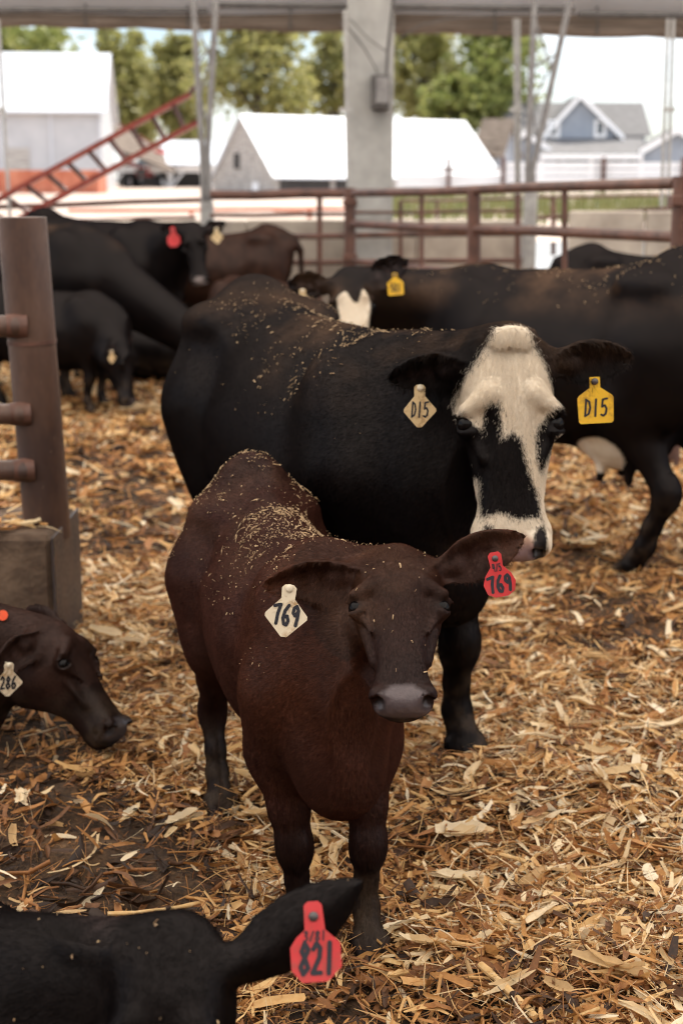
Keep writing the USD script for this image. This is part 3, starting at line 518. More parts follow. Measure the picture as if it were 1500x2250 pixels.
# ------------------------------------------------------------------ cattle: one smooth body each, from blended volumes
def rotm(*cols): return np.stack([unit(c) for c in cols], 1)
class Body:
    def __init__(self): self.p = []
    def rc(self, a, b, ra, rb, k=.03, flat=None, sub=False):          # tapered limb; flat = (axis, factor) squeezes it along an axis
        a, b = np.asarray(a, float), np.asarray(b, float); r = max(ra, rb)
        def f(P):
            Q, A, B = P, a, b
            if flat is not None:
                ax, fc = unit(flat[0]), flat[1]
                sq = lambda X: X + np.outer((np.atleast_2d(X) - a) @ ax, ax) * (1 / fc - 1)
                Q, A, B = sq(P), a, sq(b)[0]
            ba = B - A; t = np.clip((Q - A) @ ba / (ba @ ba), 0, 1)
            d = np.linalg.norm(Q - A - t[:, None] * ba, axis=1) - (ra + (rb - ra) * t)
            return d if flat is None else d * min(1, .35 + .65 * flat[1])
        self.p.append((f, np.minimum(a, b) - r, np.maximum(a, b) + r, k, sub)); return self
    def el(self, c, rad, R=None, k=.03, sub=False):
        c, rad = np.asarray(c, float), np.asarray(rad, float); R = np.eye(3) if R is None else R; m = rad.max()
        def f(P):
            q = (P - c) @ R; k0 = np.linalg.norm(q / rad, axis=1); k1 = np.linalg.norm(q / rad ** 2, axis=1)
            return k0 * (k0 - 1) / np.maximum(k1, 1e-9)
        self.p.append((f, c - m, c + m, k, sub)); return self
    def loft(self, o, ax, up, sd, st, n=2.4, taper=0., k=.05, ttop=0.):        # stations (t, half width, top, bottom) along ax
        st = np.asarray(st, float); T = st[:, 0]; tt = np.linspace(T[0], T[-1], 400)
        W_, Hi, Lo = (PchipInterpolator(T, st[:, i])(tt) for i in (1, 2, 3)); m = max(np.abs(st[:, 1:]).max(), 1e-6)
        o, ax, up, sd = (np.asarray(x, float) for x in (o, ax, up, sd))
        def f(P):
            D = P - o; t = D @ ax; y = D @ sd; z = D @ up
            w, hi, lo = (np.interp(t, tt, X) for X in (W_, Hi, Lo)); zc, hz = (hi + lo) / 2, (hi - lo) / 2; zz = (z - zc) / hz
            w = w * (1 - taper * np.clip(.5 - .5 * zz, 0, 1.2)) * (1 - ttop * np.clip(zz, 0, 1) ** 1.5)
            q = (np.abs(y / w) ** n + np.abs(zz) ** n) ** (1 / n); d = (q - 1) * np.minimum(w, hz)
            ov = np.maximum(T[0] - t, t - T[-1])
            return np.where(ov > 0, np.sqrt(np.maximum(d, 0) ** 2 + ov ** 2), np.maximum(d, ov))
        e0, e1 = o + ax * T[0], o + ax * T[-1]; hi, lo = st[:, 2].max(), st[:, 3].min()
        cs = [e + up * z + sd * w for e in (e0, e1) for z in (hi, lo) for w in (-st[:, 1].max(), st[:, 1].max())]
        self.p.append((f, np.min(cs, 0), np.max(cs, 0), k, False)); return self
    def leaf(self, o, ax, wd, nm, length, width, th, cup, k=.012):    # an ear: a cupped leaf
        o = np.asarray(o, float)
        tp, ap = np.array([-.12, 0, .12, .3, .5, .7, .86, .96, 1.0, 1.05]), np.array([.30, .42, .68, .95, 1., .84, .56, .28, .10, .0])
        def f(P):
            D = P - o; t = D @ ax / length; w = D @ wd; n = D @ nm
            a_ = np.maximum(np.interp(t, tp, ap) * width, 1e-4); u = w / a_
            e = np.abs(n - cup * width * (np.minimum(np.abs(u), 1.3) ** 2 - .45) * np.clip(1.1 - .5 * t, 0, 1)) - th * np.clip(1.25 - .45 * np.abs(t), .75, 1.3)
            s = (np.abs(u) - 1) * a_; ov = np.maximum(-.12 - t, t - 1.03) * length
            s = np.maximum(s, ov); h = np.maximum(.006 - np.abs(e - s), 0) / .006
            return np.maximum(e, s) + h * h * .0015
        pts = [o + ax * length * s + wd * width * q + nm * width * r for s in (-.15, 1.08) for q in (-1.1, 1.1) for r in (-.7, .9)]
        self.p.append((f, np.min(pts, 0), np.max(pts, 0), k, False)); return self
    def __call__(self, P):
        d = np.full(len(P), .25)
        for f, lo, hi, k, sub in self.p:
            mg = k + .03
            m = np.flatnonzero(np.all((P > lo - mg) & (P < hi + mg), axis=1))
            if not len(m): continue
            v = f(P[m]); a = d[m]
            if sub: h = np.maximum(k - np.abs(a + v), 0) / k; d[m] = np.maximum(a, -v) + h * h * k / 4
            else: h = np.maximum(k - np.abs(a - v), 0) / k; d[m] = np.minimum(a, v) - h * h * k / 4
        return d
    def mesh(self, h, clip=None):
        lo = np.min([p[1] for p in self.p if not p[4]], 0) - 3 * h; hi = np.max([p[2] for p in self.p if not p[4]], 0) + 3 * h
        if clip is not None: lo, hi = np.maximum(lo, clip[0]), np.minimum(hi, clip[1])
        B = 4; nb = np.ceil((hi - lo) / (h * B)).astype(int) + 1; N = nb * B
        g = np.stack(np.meshgrid(*[np.arange(q) for q in nb], indexing='ij'), -1).reshape(-1, 3)
        dc = self(lo + (g * B + (B - 1) / 2) * h)
        D = np.repeat(np.repeat(np.repeat(dc.reshape(nb), B, 0), B, 1), B, 2)
        act = g[np.abs(dc) < h * B * 1.9]
        off = np.stack(np.meshgrid(*[np.arange(B)] * 3, indexing='ij'), -1).reshape(-1, 3)
        for ch in np.array_split(act, max(1, len(act) // 4000)):
            ix = (ch[:, None] * B + off).reshape(-1, 3); D[ix[:, 0], ix[:, 1], ix[:, 2]] = self(lo + ix * h)
        return surface_net(D, lo, h)
def surface_net(D, lo, h):
    S = D < 0; c = [slice(0, -1), slice(1, None)]
    cnt = sum(S[c[a], c[b], c[e]].astype(np.int8) for a in (0, 1) for b in (0, 1) for e in (0, 1))
    cell = np.argwhere((cnt > 0) & (cnt < 8)); idx = np.full(cnt.shape, -1, np.int64); idx[tuple(cell.T)] = np.arange(len(cell))
    acc, num = np.zeros((len(cell), 3)), np.zeros(len(cell))
    for ax in range(3):
        for o1 in (0, 1):
            for o2 in (0, 1):
                q = np.zeros(3, int); oth = [k for k in range(3) if k != ax]; q[oth[0]], q[oth[1]] = o1, o2
                p0 = cell + q; p1 = p0.copy(); p1[:, ax] += 1
                d0, d1 = D[tuple(p0.T)], D[tuple(p1.T)]; m = (d0 < 0) != (d1 < 0)
                t = np.where(m, d0 / np.where(m, d0 - d1, 1), 0); pt = p0.astype(float); pt[:, ax] += t
                acc[m] += pt[m]; num[m] += 1
    v = lo + acc / num[:, None] * h; F = []
    for ax in range(3):
        a = np.take(S, range(S.shape[ax] - 1), ax); b = np.take(S, range(1, S.shape[ax]), ax)
        e = np.argwhere(a != b); u, w = (ax + 1) % 3, (ax + 2) % 3
        e = e[(e[:, u] > 0) & (e[:, w] > 0) & (e[:, u] < S.shape[u] - 1) & (e[:, w] < S.shape[w] - 1)]
        q = []
        for du, dw in ((-1, -1), (0, -1), (0, 0), (-1, 0)):
            p = e.copy(); p[:, u] += du; p[:, w] += dw; q.append(idx[tuple(p.T)])
        q = np.stack(q, 1); ins = S[tuple(e.T)]; q[~ins] = q[~ins][:, ::-1]; F.append(q)
    q = np.vstack(F); q = q[(q >= 0).all(1)]
    return v, np.vstack([q[:, [0, 1, 2]], q[:, [0, 2, 3]]])
def poly_sdf(P, poly):                  # signed distance in 2D, negative inside
    a = np.asarray(poly, float); b = np.roll(a, -1, 0); d = np.full(len(P), 1e9); ins = np.zeros(len(P), bool)
    for p, q in zip(a, b):
        e = q - p; w = P - p; t = np.clip(w @ e / (e @ e), 0, 1); d = np.minimum(d, np.linalg.norm(w - t[:, None] * e, axis=1))
        c = ((p[1] > P[:, 1]) != (q[1] > P[:, 1])) & (P[:, 0] < (q[0] - p[0]) * (P[:, 1] - p[1]) / (q[1] - p[1] + 1e-12) + p[0]); ins ^= c
    return np.where(ins, -d, d)

HEAD = [(-.10, .10, -.10, -.26), (-.03, .17, -.03, -.36), (.06, .205, .02, -.43), (.18, .232, .038, -.48), (.31, .236, .034, -.48), (.42, .208, .018, -.42), (.54, .172, .0, -.345), (.68, .160, -.02, -.29),
        (.80, .172, -.033, -.275), (.89, .204, -.04, -.275), (.965, .204, -.058, -.262), (1.01, .170, -.085, -.235), (1.03, .08, -.12, -.19)]
CALF_HEAD = [(-.10, .10, -.10, -.26), (-.03, .165, -.03, -.36), (.06, .205, .03, -.43), (.18, .232, .055, -.48), (.31, .236, .045, -.48), (.42, .205, .018, -.42), (.54, .155, -.005, -.345), (.68, .127, -.025, -.29),
        (.80, .134, -.035, -.275), (.89, .156, -.04, -.275), (.965, .156, -.058, -.262), (1.01, .130, -.085, -.235), (1.03, .07, -.12, -.19)]
def cattle(name, label, cat, S, root, heading, poll, muzzle, ears, coat, h=.012, calf=False, headup=None, feet=None, lying=False, parts=None, white=None, skin=(.045, .038, .040), L_=None, udder=None, group='cattle in the pen', tail=True, headonly=False, width=1.0, tuft=0.0, hwid=1.0, hdep=1.0, drop=0.0, neck_r=1.0, rump_drop=0.0):
    hd = math.atan2(heading[1], heading[0]); ch, sh = math.cos(hd), math.sin(hd)
    root = V(root[0], root[1], 0); root[2] = bed_z(root[0], root[1]) - .012
    loc = lambda p: (lambda d: V(d[0] * ch + d[1] * sh, -d[0] * sh + d[1] * ch, d[2]))(np.asarray(p, float) - root)
    lov = lambda d: V(d[0] * ch + d[1] * sh, -d[0] * sh + d[1] * ch, d[2])
    t = thing(name, label, cat, root, hd, group); B = Body()
    dz = -(.40 if calf else .34) * S if lying else -drop * S
    leg = .07 if calf else 0.0; lx = -.03 if calf else 0
    wS = S * width; cq = .86 if calf else 1.0; wl = 0. if calf else .05
    rd = rump_drop
    tor = [(-.66 - lx, .06, .86, .74), (-.63 - lx, .11, .91 - rd, .62), (-.55 - lx, .175, .985 - rd, .52 + leg), (-.43, .222, 1.015 - rd * .6, .46 + leg), (-.28, .238, .985, .41 + leg), (-.1, .262, .962, .375 + leg),
           (.1, .268, .958, .37 + leg), (.25, .245 * cq, .975 - wl * .5, .38 + leg), (.38, .205 * cq, .995 - wl, .40 + leg), (.48, .17 * cq, .955 - wl, .43 + leg * .8), (.57, .13 * cq, .88 - wl * .6, .49 + leg * .5), (.63, .07, .78, .58)]
    B.loft((0, 0, dz), V(1, 0, 0), V(0, 0, 1), V(0, 1, 0), [(a * S, b * wS, c_ * S, d * S) for a, b, c_, d in tor], n=2.25, k=.05 * S, ttop=.37 if calf else .32)
    for sg in (-1, 1):
        B.el((-.42 * S, sg * .165 * wS, (.935 - .035 * calf - rd * .6) * S + dz), (.09 * S, .045 * S, .035 * S), k=.10 * S)
        B.el((-.625 * S, sg * .085 * wS, (.86 - rd) * S + dz), (.04 * S, .03 * S, .035 * S), k=.07 * S)
        B.el((-.26 * S, sg * .285 * wS, (.845 + leg * .3) * S + dz), (.10 * S, .055 * S, .075 * S), k=.07 * S, sub=True)
        B.el((.34 * S, sg * (.13 if calf else .150) * wS, .72 * S + dz), (.13 * S, (.065 if calf else .085) * S, .22 * S), rotm((1, 0, .3), (0, 1, 0), (-.3, 0, 1)), k=.05 * S)
        B.el((-.46 * S, sg * .145 * wS, .68 * S + dz), (.165 * S, .09 * S, .22 * S), k=.07 * S)
    B.rc((-.46 * S, 0, (.965 - rd) * S + dz), (-.645 * S, 0, (.92 - rd) * S + dz), (.075 if calf else .055) * S, (.062 if calf else .042) * S, k=.09 * S)
    B.el((.52 * S, 0, (.47 + leg * .6) * S + dz), (.12 * S, .095 * S, .10 * S), k=.06 * S)
    # neck and head
    pl, mz = loc(poll), loc(muzzle); f = unit(mz - pl); HL = L_ or np.linalg.norm(mz - pl)
    hu = lov(headup) if headup is not None else V(1, 0, .6); u = unit(hu - f * (hu @ f)); s = np.cross(u, f)
    hw = lambda lat, tt, z: pl + (s * lat * hwid + f * tt + u * z) * HL
    nr = neck_r
    B.rc((.34 * S, 0, (.88 - wl) * S + dz), hw(0, .02, -.16), .115 * S * nr, .155 * HL, k=.07 * S)
    B.rc((.42 * S, 0, .72 * S + dz), hw(0, .10, -.27), .155 * S * nr, .17 * HL, k=.07 * S)
    B.rc((.50 * S, 0, .58 * S + dz), hw(0, .20, -.40), .125 * S * nr, .13 * HL, k=.07 * S)
    B.loft(pl, f, u, s, [(a * HL, b * HL * hwid, c_ * HL, d * HL * hdep) for a, b, c_, d in (CALF_HEAD if calf else HEAD)], n=2.5, taper=.30, k=.035 * HL)
    for sg in (-1, 1):
        B.rc(hw(sg * .10, .25, .02), hw(sg * .200, .330, .002), .045 * HL, .036 * HL, k=.05 * HL)      # brow
        B.el(hw(sg * .180, .385, -.055), (.066 * HL, .078 * HL, .062 * HL), rotm(s, f, u), k=.03 * HL)
        B.el(hw(sg * .135, .47, .035), (.05 * HL, .10 * HL, .030 * HL), rotm(s, f, u), k=.06 * HL, sub=True)
        B.el(hw(sg * .15, .24, -.30), (.06 * HL, .16 * HL, .14 * HL), rotm(s, f, u), k=.06 * HL)      # jowl
        B.el(hw(sg * .226, .388, -.012), (.036 * HL, .046 * HL, .040 * HL), rotm(unit(s * sg + .75 * u), f, unit(u * 1.0 - .75 * sg * s)), k=.018 * HL, sub=True)
        B.rc(hw(sg * .165, .345, .004), hw(sg * .242, .345, -.040), .014 * HL, .012 * HL, k=.016 * HL)   # lids
        B.rc(hw(sg * .165, .432, .000), hw(sg * .232, .425, -.045), .013 * HL, .011 * HL, k=.016 * HL)
        B.rc(hw(sg * .17, .45, -.04), hw(sg * .13, .56, -.035), .020 * HL, .014 * HL, k=.03 * HL)     # tear ridge
        B.rc(hw(sg * .165, .47, -.12), hw(sg * .125, .70, -.14), .028 * HL, .02 * HL, k=.05 * HL)   # cheek ridge
        B.el(hw(sg * .105, .950, -.080), (.055 * HL, .060 * HL, .050 * HL), rotm(s, f, u), k=.03 * HL)  # nostril wing
        B.el(hw(sg * .112, .995, -.092), (.031 * HL, .056 * HL, .046 * HL), rotm(unit(s + sg * .6 * u), f, u - sg * .6 * s), k=.016 * HL, sub=True)
        B.rc(hw(sg * .19, .86, -.20), hw(0, 1.05, -.205), .011 * HL, .011 * HL, k=.014 * HL, sub=True)
    B.el(hw(0, .93, -.235), (.115 * HL, .09 * HL, .05 * HL), rotm(s, f, u), k=.03 * HL)               # chin
    if tuft:
        for q in range(7): B.el(hw(-.09 + .03 * q, -.025 + .010 * (q % 3) + .3 * (-.09 + .03 * q) ** 2, .048 - 3.2 * (-.09 + .03 * q) ** 2 + .006 * (q % 2)), (.035 * HL, .05 * HL, .045 * HL * tuft), rotm(s, f, u), k=.03 * HL)
    ear_f = []
    for sg, (adir, ndir, el_, ew) in zip((1, -1), ears):
        ax = unit(lov(adir)); nm = lov(ndir); nm = unit(nm - ax * (nm @ ax)); wd = np.cross(nm, ax)
        o = hw(sg * .20, .07, -.12)
        B.rc(hw(sg * .15, .06, -.13), o + ax * .18 * el_, .085 * HL, .05 * HL, k=.05 * HL)
        B.leaf(o, ax, wd, nm, el_, ew, .010 if HL > .45 else .0085, .50, k=.02); ear_f.append((o, ax, wd, nm, el_, ew))
    # legs
    ft = feet or {}
    if not headonly and not lying:
        for key, x, y, fr in (('fl', .35, .125, 1), ('fr', .35, -.125, 1), ('hl', -.47, .135, 0), ('hr', -.47, -.135, 0)):
            dx, dy = ft.get(key, (0, 0)); y = y * width if not calf else y * .84; q = .78 if calf else .84
            wx, wy = root[0] + ((x + dx) * S) * ch - (y + dy) * S * sh, root[1] + ((x + dx) * S) * sh + (y + dy) * S * ch
            gz = float(bed_z(wx, wy)) - root[2] - .018
            F_ = lambda a, b, z: V((x + a + dx * max(0, 1 - z / .62)) * S, (y + b + dy * max(0, 1 - z / .62)) * S, z * S + gz * max(0, 1 - z / .5))
            if fr: J = [(F_(.03, .0, .66), .09 if calf else .105), (F_(-.02, .005, .50), .078 if calf else .085), (F_(.005, 0, .37), .058 * q), (F_(.018, 0, .285), .050 * q), (F_(.012, 0, .255), .046 * q), (F_(-.005, 0, .18), .031 * q), (F_(-.008, 0, .115), .036 * q), (F_(.012, 0, .07), .034 * q), (F_(.03, 0, .036), .040 * max(q, .9))]
            else: J = [(F_(.05, -.01, .72), .13), (F_(.10, .01, .55), .105), (F_(.01, 0, .42), .068 * q), (F_(-.075, 0, .305), .046 * q), (F_(-.085, 0, .27), .046 * q), (F_(-.05, 0, .18), .034 * q), (F_(-.035, 0, .115), .038 * q), (F_(-.008, 0, .07), .036 * q), (F_(.014, 0, .036), .041 * max(q, .9))]
            for jn, ((a, ra), (b, rb)) in enumerate(zip(J[:-1], J[1:])): B.rc(a, b, ra * S, rb * S, k=(.06 if jn == 0 else .045 if jn == 1 else .026) * S)
            hf = J[-1][0]
            for sg in (-1, 1): B.rc(hf + V(-.012, sg * .021, .012) * S, hf + V(.045, sg * .020, -.016) * S, .031 * S * max(q, .95), .022 * S * max(q, .95), k=.006 * S)
            if fr == 0: B.rc(F_(-.10, 0, .305), F_(-.095, 0, .33), .03 * S, .02 * S, k=.03 * S)
    if lying:
        for sg in (-1, 1):
            B.el((-.36 * S, sg * .26 * S, .60 * S + dz), (.24 * S, .10 * S, .17 * S), k=.06 * S); B.rc((-.2 * S, sg * .34 * S, .06), (-.42 * S, sg * .36 * S, .05), .05 * S, .04 * S, k=.03)
            B.rc((.38 * S, sg * .17 * S, .6 * S + dz), (.50 * S, sg * .2 * S, .07), .09 * S, .05 * S, k=.04); B.rc((.50 * S, sg * .2 * S, .06), (.28 * S, sg * .22 * S, .05), .045 * S, .035 * S, k=.03)
    if tail and not headonly:
        tz = [(-.665, .93 - rd, .030), (-.715, .84, .026), (-.725, .66, .020), (-.715, .45, .016), (-.70, .36, .03), (-.695, .24, .022)]
        for (xa, za, ra), (xb, zb_, rb) in zip(tz[:-1], tz[1:]): B.rc((xa * S, 0, max(za * S + dz, .05)), (xb * S, .01 * S, max(zb_ * S + dz, .04)), ra * S, rb * S, k=.02 * S)
    if udder:
        B.el((-.27 * S, 0, .42 * S), (.17 * S, .12 * S, .11 * S), k=.04 * S)
        for a_ in (-.33, -.22):
            for sg in (-1, 1): B.rc((a_ * S, sg * .06 * S, .35 * S), (a_ * S, sg * .065 * S, .285 * S), .02 * S, .014 * S, k=.02 * S)
    v, fc = B.mesh(h)
    # attributes in head and body coordinates
    hc = np.stack([(v - pl) @ s, (v - pl) @ f, (v - pl) @ u], 1) / HL
    w_sdf = np.full(len(v), -.2)
    if white: w_sdf = np.clip(white(hc, v / S), -.2, .2)
    pad = (hc[:, 1] > .885 - .25 * np.clip(np.abs(hc[:, 0]) - .06, 0, 1) + .0) & (hc[:, 1] < 1.1) & (np.abs(hc[:, 0]) < .17) & (hc[:, 2] > -.24) & (hc[:, 2] < .1)
    sk = np.clip((hc[:, 1] - (.895 + .9 * np.clip(np.abs(hc[:, 0]) - .055, 0, 1))) / .03, 0, 1) * pad
    cc = coat(hc, v / S)
    mud = np.clip((meshkit.fbm(v * 16, 3, 12) - .42) * 5, 0, 1) * np.clip((.30 - v[:, 2] / S) * 6, 0, 1); cc = cc * (1 - mud[:, None]) + mud[:, None] * np.array([.036, .024, .016])
    for sg in (-1, 1): cc = cc * (1 - .8 * np.clip(1.5 - np.linalg.norm(hc - V(sg * .2 * hwid, .388, -.03), axis=1) / .055, 0, 1))[:, None]
    sc = skin(hc) if callable(skin) else np.tile(np.array(skin, float), (len(v), 1))
    lip = np.clip((-.165 - hc[:, 2]) / .03, 0, 1)[:, None]; nst = np.clip(1 - np.hypot((np.abs(hc[:, 0]) / hwid - .112) / .045, (hc[:, 2] + .095) / .055), 0, 1)[:, None] * 1.6
    sc = sc * (1 - .75 * np.clip(lip + nst, 0, 1)) * (.8 + .45 * meshkit.fbm(hc * 30, 2, 6))[:, None]
    for (o, ax, wd, nm, el_, ew) in ear_f:     # bare grey-pink inside of the ears
        D = v - o; tt, ww, nn = D @ ax / el_, D @ wd / ew, D @ nm / ew
        ins = np.clip(1 - np.abs(ww) / .75, 0, 1) * np.clip((tt - .05) / .1, 0, 1) * np.clip((.9 - tt) / .2, 0, 1) * np.clip((nn - (ww ** 2 - .45) * .55) * 14, 0, 1)
        cc = cc + ins[:, None] * np.array([.022, .015, .014]) * (.6 + .4 * np.sin(tt * 31)[:, None])
    body = obj('body', (v, fc), 'hide', t, smooth=True, attrs={'coat': cc, 'white': w_sdf, 'skin': np.maximum(sk, 0), 'skincolor': sc})
    for sg in (-1, 1):
        e = trimesh.creation.icosphere(3, .047 * HL); e.apply_translation(hw(sg * .192, .387, -.045)); obj('eye', e, 'eye', t, smooth=True)
    info = dict(cc=cc, white=w_sdf, thing=t, root=root, hd=hd, S=S, HL=HL, hw=hw, ears=ear_f, v=v, f=fc, hc=hc, lov=lov, loc=loc, body=body, name=name)
    return info
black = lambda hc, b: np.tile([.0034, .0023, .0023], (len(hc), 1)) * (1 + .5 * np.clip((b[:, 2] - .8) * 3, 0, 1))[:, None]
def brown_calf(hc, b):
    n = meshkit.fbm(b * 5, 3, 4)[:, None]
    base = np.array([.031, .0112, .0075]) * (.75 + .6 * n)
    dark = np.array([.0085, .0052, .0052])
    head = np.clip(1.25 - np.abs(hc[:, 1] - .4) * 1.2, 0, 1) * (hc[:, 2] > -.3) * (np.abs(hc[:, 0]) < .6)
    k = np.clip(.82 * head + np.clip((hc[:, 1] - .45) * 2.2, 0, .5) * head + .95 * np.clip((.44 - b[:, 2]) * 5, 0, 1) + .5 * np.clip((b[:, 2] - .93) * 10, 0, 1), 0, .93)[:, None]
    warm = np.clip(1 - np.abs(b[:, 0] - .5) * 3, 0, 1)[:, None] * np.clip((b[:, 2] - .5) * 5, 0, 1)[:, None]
    return base * (1 - k) + dark * k + dust(b, -.65, .55, 5) + warm * np.array([.022, .006, .001])  # top of the back lightened with tan dusty highlights in the colour
dk_brown = lambda hc, b: np.tile([.026, .0125, .0085], (len(hc), 1)) * (.7 + .6 * meshkit.fbm(b * 6, 3, 8))[:, None]

# ---- ear tags
STROKES = {'0': [[(.5, 1), (.2, .9), (.05, .5), (.2, .1), (.5, 0), (.8, .12), (.95, .5), (.8, .9), (.5, 1)]], 'D': [[(.25, .97), (.22, .03)], [(.22, 1), (.75, .85), (.95, .5), (.75, .12), (.2, .0)]],
           '1': [[(.5, 1), (.5, 0)]], '5': [[(.9, 1), (.25, .98), (.2, .55), (.6, .62), (.9, .4), (.8, .1), (.45, 0), (.12, .08)]],
           '7': [[(.05, .9), (.9, .98), (.6, .5), (.5, 0)]], '6': [[(.75, 1), (.3, .7), (.1, .3), (.3, .02), (.65, .0), (.85, .22), (.65, .45), (.2, .35)]],
           '9': [[(.85, .75), (.6, .98), (.25, .9), (.15, .65), (.45, .5), (.85, .72), (.8, .35), (.65, 0)]], '8': [[(.5, .52), (.15, .75), (.45, 1), (.85, .8), (.5, .52), (.1, .25), (.4, 0), (.9, .2), (.5, .52)]],
           '2': [[(.1, .8), (.4, 1), (.8, .85), (.75, .55), (.1, .02), (.92, .05)]], '3': [[(.15, .9), (.6, 1), (.8, .78), (.4, .55), (.85, .35), (.6, .02), (.1, .08)]],
           '4': [[(.25, 1), (.1, .45), (.85, .5)], [(.75, 1), (.7, 0)]], '/': [[(.85, 1), (.15, 0)]]}
def writing(text, w, hgt, pen, y0, slant=0., x0=0.):
    g, n = [], len(text); cw = w / n
    for i_, ch in enumerate(text):
        wid = cw * (.35 if ch == '1' else .78)
        for st in STROKES[ch]:
            p = [(x0 - w / 2 + cw * (i_ + .5) + (x - .5) * wid + slant * (y - .5) * hgt, y0 + (y - .5) * hgt + .02 * hgt * math.sin(i_ * 2.1 + x * 3)) for x, y in st]
            g.append(LineString(p).buffer(pen / 2, quad_segs=3))
    return unary_union(g)
DIAMOND = lambda W_, H_: Polygon([(-.17, .44), (-.16, .2), (-.52, -.24), (-.50, -.30), (-.07, -.76), (.07, -.76), (.50, -.30), (.52, -.24), (.16, .2), (.17, .44), (.10, .5), (-.10, .5)])
SHAPES = {'diamond': [(-.15, .40), (-.14, .12), (-.50, -.28), (-.50, -.34), (-.06, -.80), (.06, -.80), (.50, -.34), (.50, -.28), (.14, .12), (.15, .40), (.09, .46), (-.09, .46)],
          'bell': [(-.19, .5), (-.17, .12), (-.40, -.16), (-.5, -.42), (-.42, -.72), (-.2, -.84), (.2, -.84), (.42, -.72), (.5, -.42), (.40, -.16), (.17, .12), (.19, .5), (.12, .58), (-.12, .58)],
          'octagon': [(-.16, .62), (-.17, .12), (-.36, -.03), (-.5, -.22), (-.5, -.66), (-.30, -.90), (.22, -.90), (.5, -.64), (.5, -.18), (.2, .10), (.16, .62), (.1, .68), (-.1, .68)],
          'house': [(-.12, .5), (-.12, .2), (-.46, -.04), (-.5, -.1), (-.48, -.78), (-.44, -.82), (.44, -.82), (.48, -.78), (.5, -.1), (.46, -.04), (.12, .2), (.12, .5)]}
def ear_tag(A, ear, tpos, wpos, shape, mat_, W_, texts, face, up, label, button='button_metal', off=.026, hole=.40, lift=0.0):
    """hangs a tag from a point (tpos along, wpos across) of an ear; face and up are world directions of the plate"""
    o, ax, wd, nm, el_, ew = A['ears'][ear]
    fz = unit(A['lov'](face)); uy = A['lov'](up); uy = unit(uy - fz * (uy @ fz)); rx = np.cross(uy, fz)
    c = o + ax * el_ * tpos + wd * ew * wpos + nm * lift + fz * off
    M = np.eye(4); M[:3, 0], M[:3, 1], M[:3, 2], M[:3, 3] = rx, uy, fz, c - uy * hole * W_
    pg = Polygon([(x * W_, y * W_) for x, y in SHAPES[shape]]).buffer(.035 * W_, quad_segs=4)
    m = extrude(pg, .0022)
    m = m.subdivide().subdivide(); vv = m.vertices; vv[:, 2] += .35 * (vv[:, 0] ** 2) / W_ * .6 + .06 * np.sin(vv[:, 1] / W_ * 2.2) * W_ * .5
    bendf = lambda x, y: .35 * x * x / W_ * .6 + .06 * math.sin(y / W_ * 2.2) * W_ * .5
    m.vertices = vv; m.apply_transform(M)
    tg = obj('ear_tag', m, mat_, A['thing'], smooth=30, label=label)
    for (tx, w, hh, pen, y0, sl, x0) in texts:
        g = writing(tx, w * W_, hh * W_, pen * W_, y0 * W_, sl, x0 * W_)
        mm = trimesh.util.concatenate([extrude(q, .0007) for q in getattr(g, 'geoms', [g])]); mm = mm.subdivide(); vv = mm.vertices
        vv[:, 2] += .0026 + .35 * vv[:, 0] ** 2 / W_ * .6 + .06 * np.sin(vv[:, 1] / W_ * 2.2) * W_ * .5; mm.vertices = vv; mm.apply_transform(M); obj('number', mm, 'marker_ink', tg, smooth=False)
    bz = bendf(0, hole * W_)
    bt = trimesh.creation.icosphere(2, .0075 * (W_ / .07)); bt.vertices *= V(1, 1, .6); bt.apply_translation((0, hole * W_, .003 + bz)); bt.apply_transform(M); obj('button', bt, button, tg, smooth=True)
    pin = trimesh.creation.cylinder(.0028, off + .03, sections=8); pin.apply_translation((0, hole * W_, -(off + .03) / 2 + bz)); pin.apply_transform(M); obj('pin', pin, button, tg, smooth=True)
    return tg
to_cam = lambda p: unit(V(0, 0, CAM_H) - p)

mat('fur', {'c': ('attribute', {'attribute': 'coat'}), 'd': ('diffuse_bsdf', {}), 't': ('translucent_bsdf', {}), 'm': ('mix_closure', {'fac': .4}), 'g': ('glossy_bsdf', {'roughness': .38, 'color': (.95, .86, .82)}), 'f': ('mix_closure', {'fac': .008})},
    [('c.color', 'd.color'), ('c.color', 't.color'), ('d.BSDF', 'm.closure1'), ('t.BSDF', 'm.closure2'), ('m.closure', 'f.closure1'), ('g.BSDF', 'f.closure2')], surface='f.closure')
def surf(A, n, seed, w=None):
    """random points on an animal: face index, position, normal"""
    g = np.random.default_rng(seed); v, f = A['v'], A['f']; tri = v[f]; cr = np.cross(tri[:, 1] - tri[:, 0], tri[:, 2] - tri[:, 0]); ar = np.linalg.norm(cr, axis=1)
    vn = np.zeros_like(v)
    for k in range(3): np.add.at(vn, f[:, k], cr)
    vn /= np.linalg.norm(vn, axis=1, keepdims=True) + 1e-12
    p = ar * (w(tri.mean(1), vn[f[:, 0]], A['hc'][f[:, 0]]) if w else 1); fi = g.choice(len(f), n, p=p / p.sum())
    b = g.dirichlet((1, 1, 1), n); return g, fi, (tri[fi] * b[..., None]).sum(1), unit_rows((vn[f[fi]] * b[..., None]).sum(1))
def unit_rows(a): return a / (np.linalg.norm(a, axis=1, keepdims=True) + 1e-12)
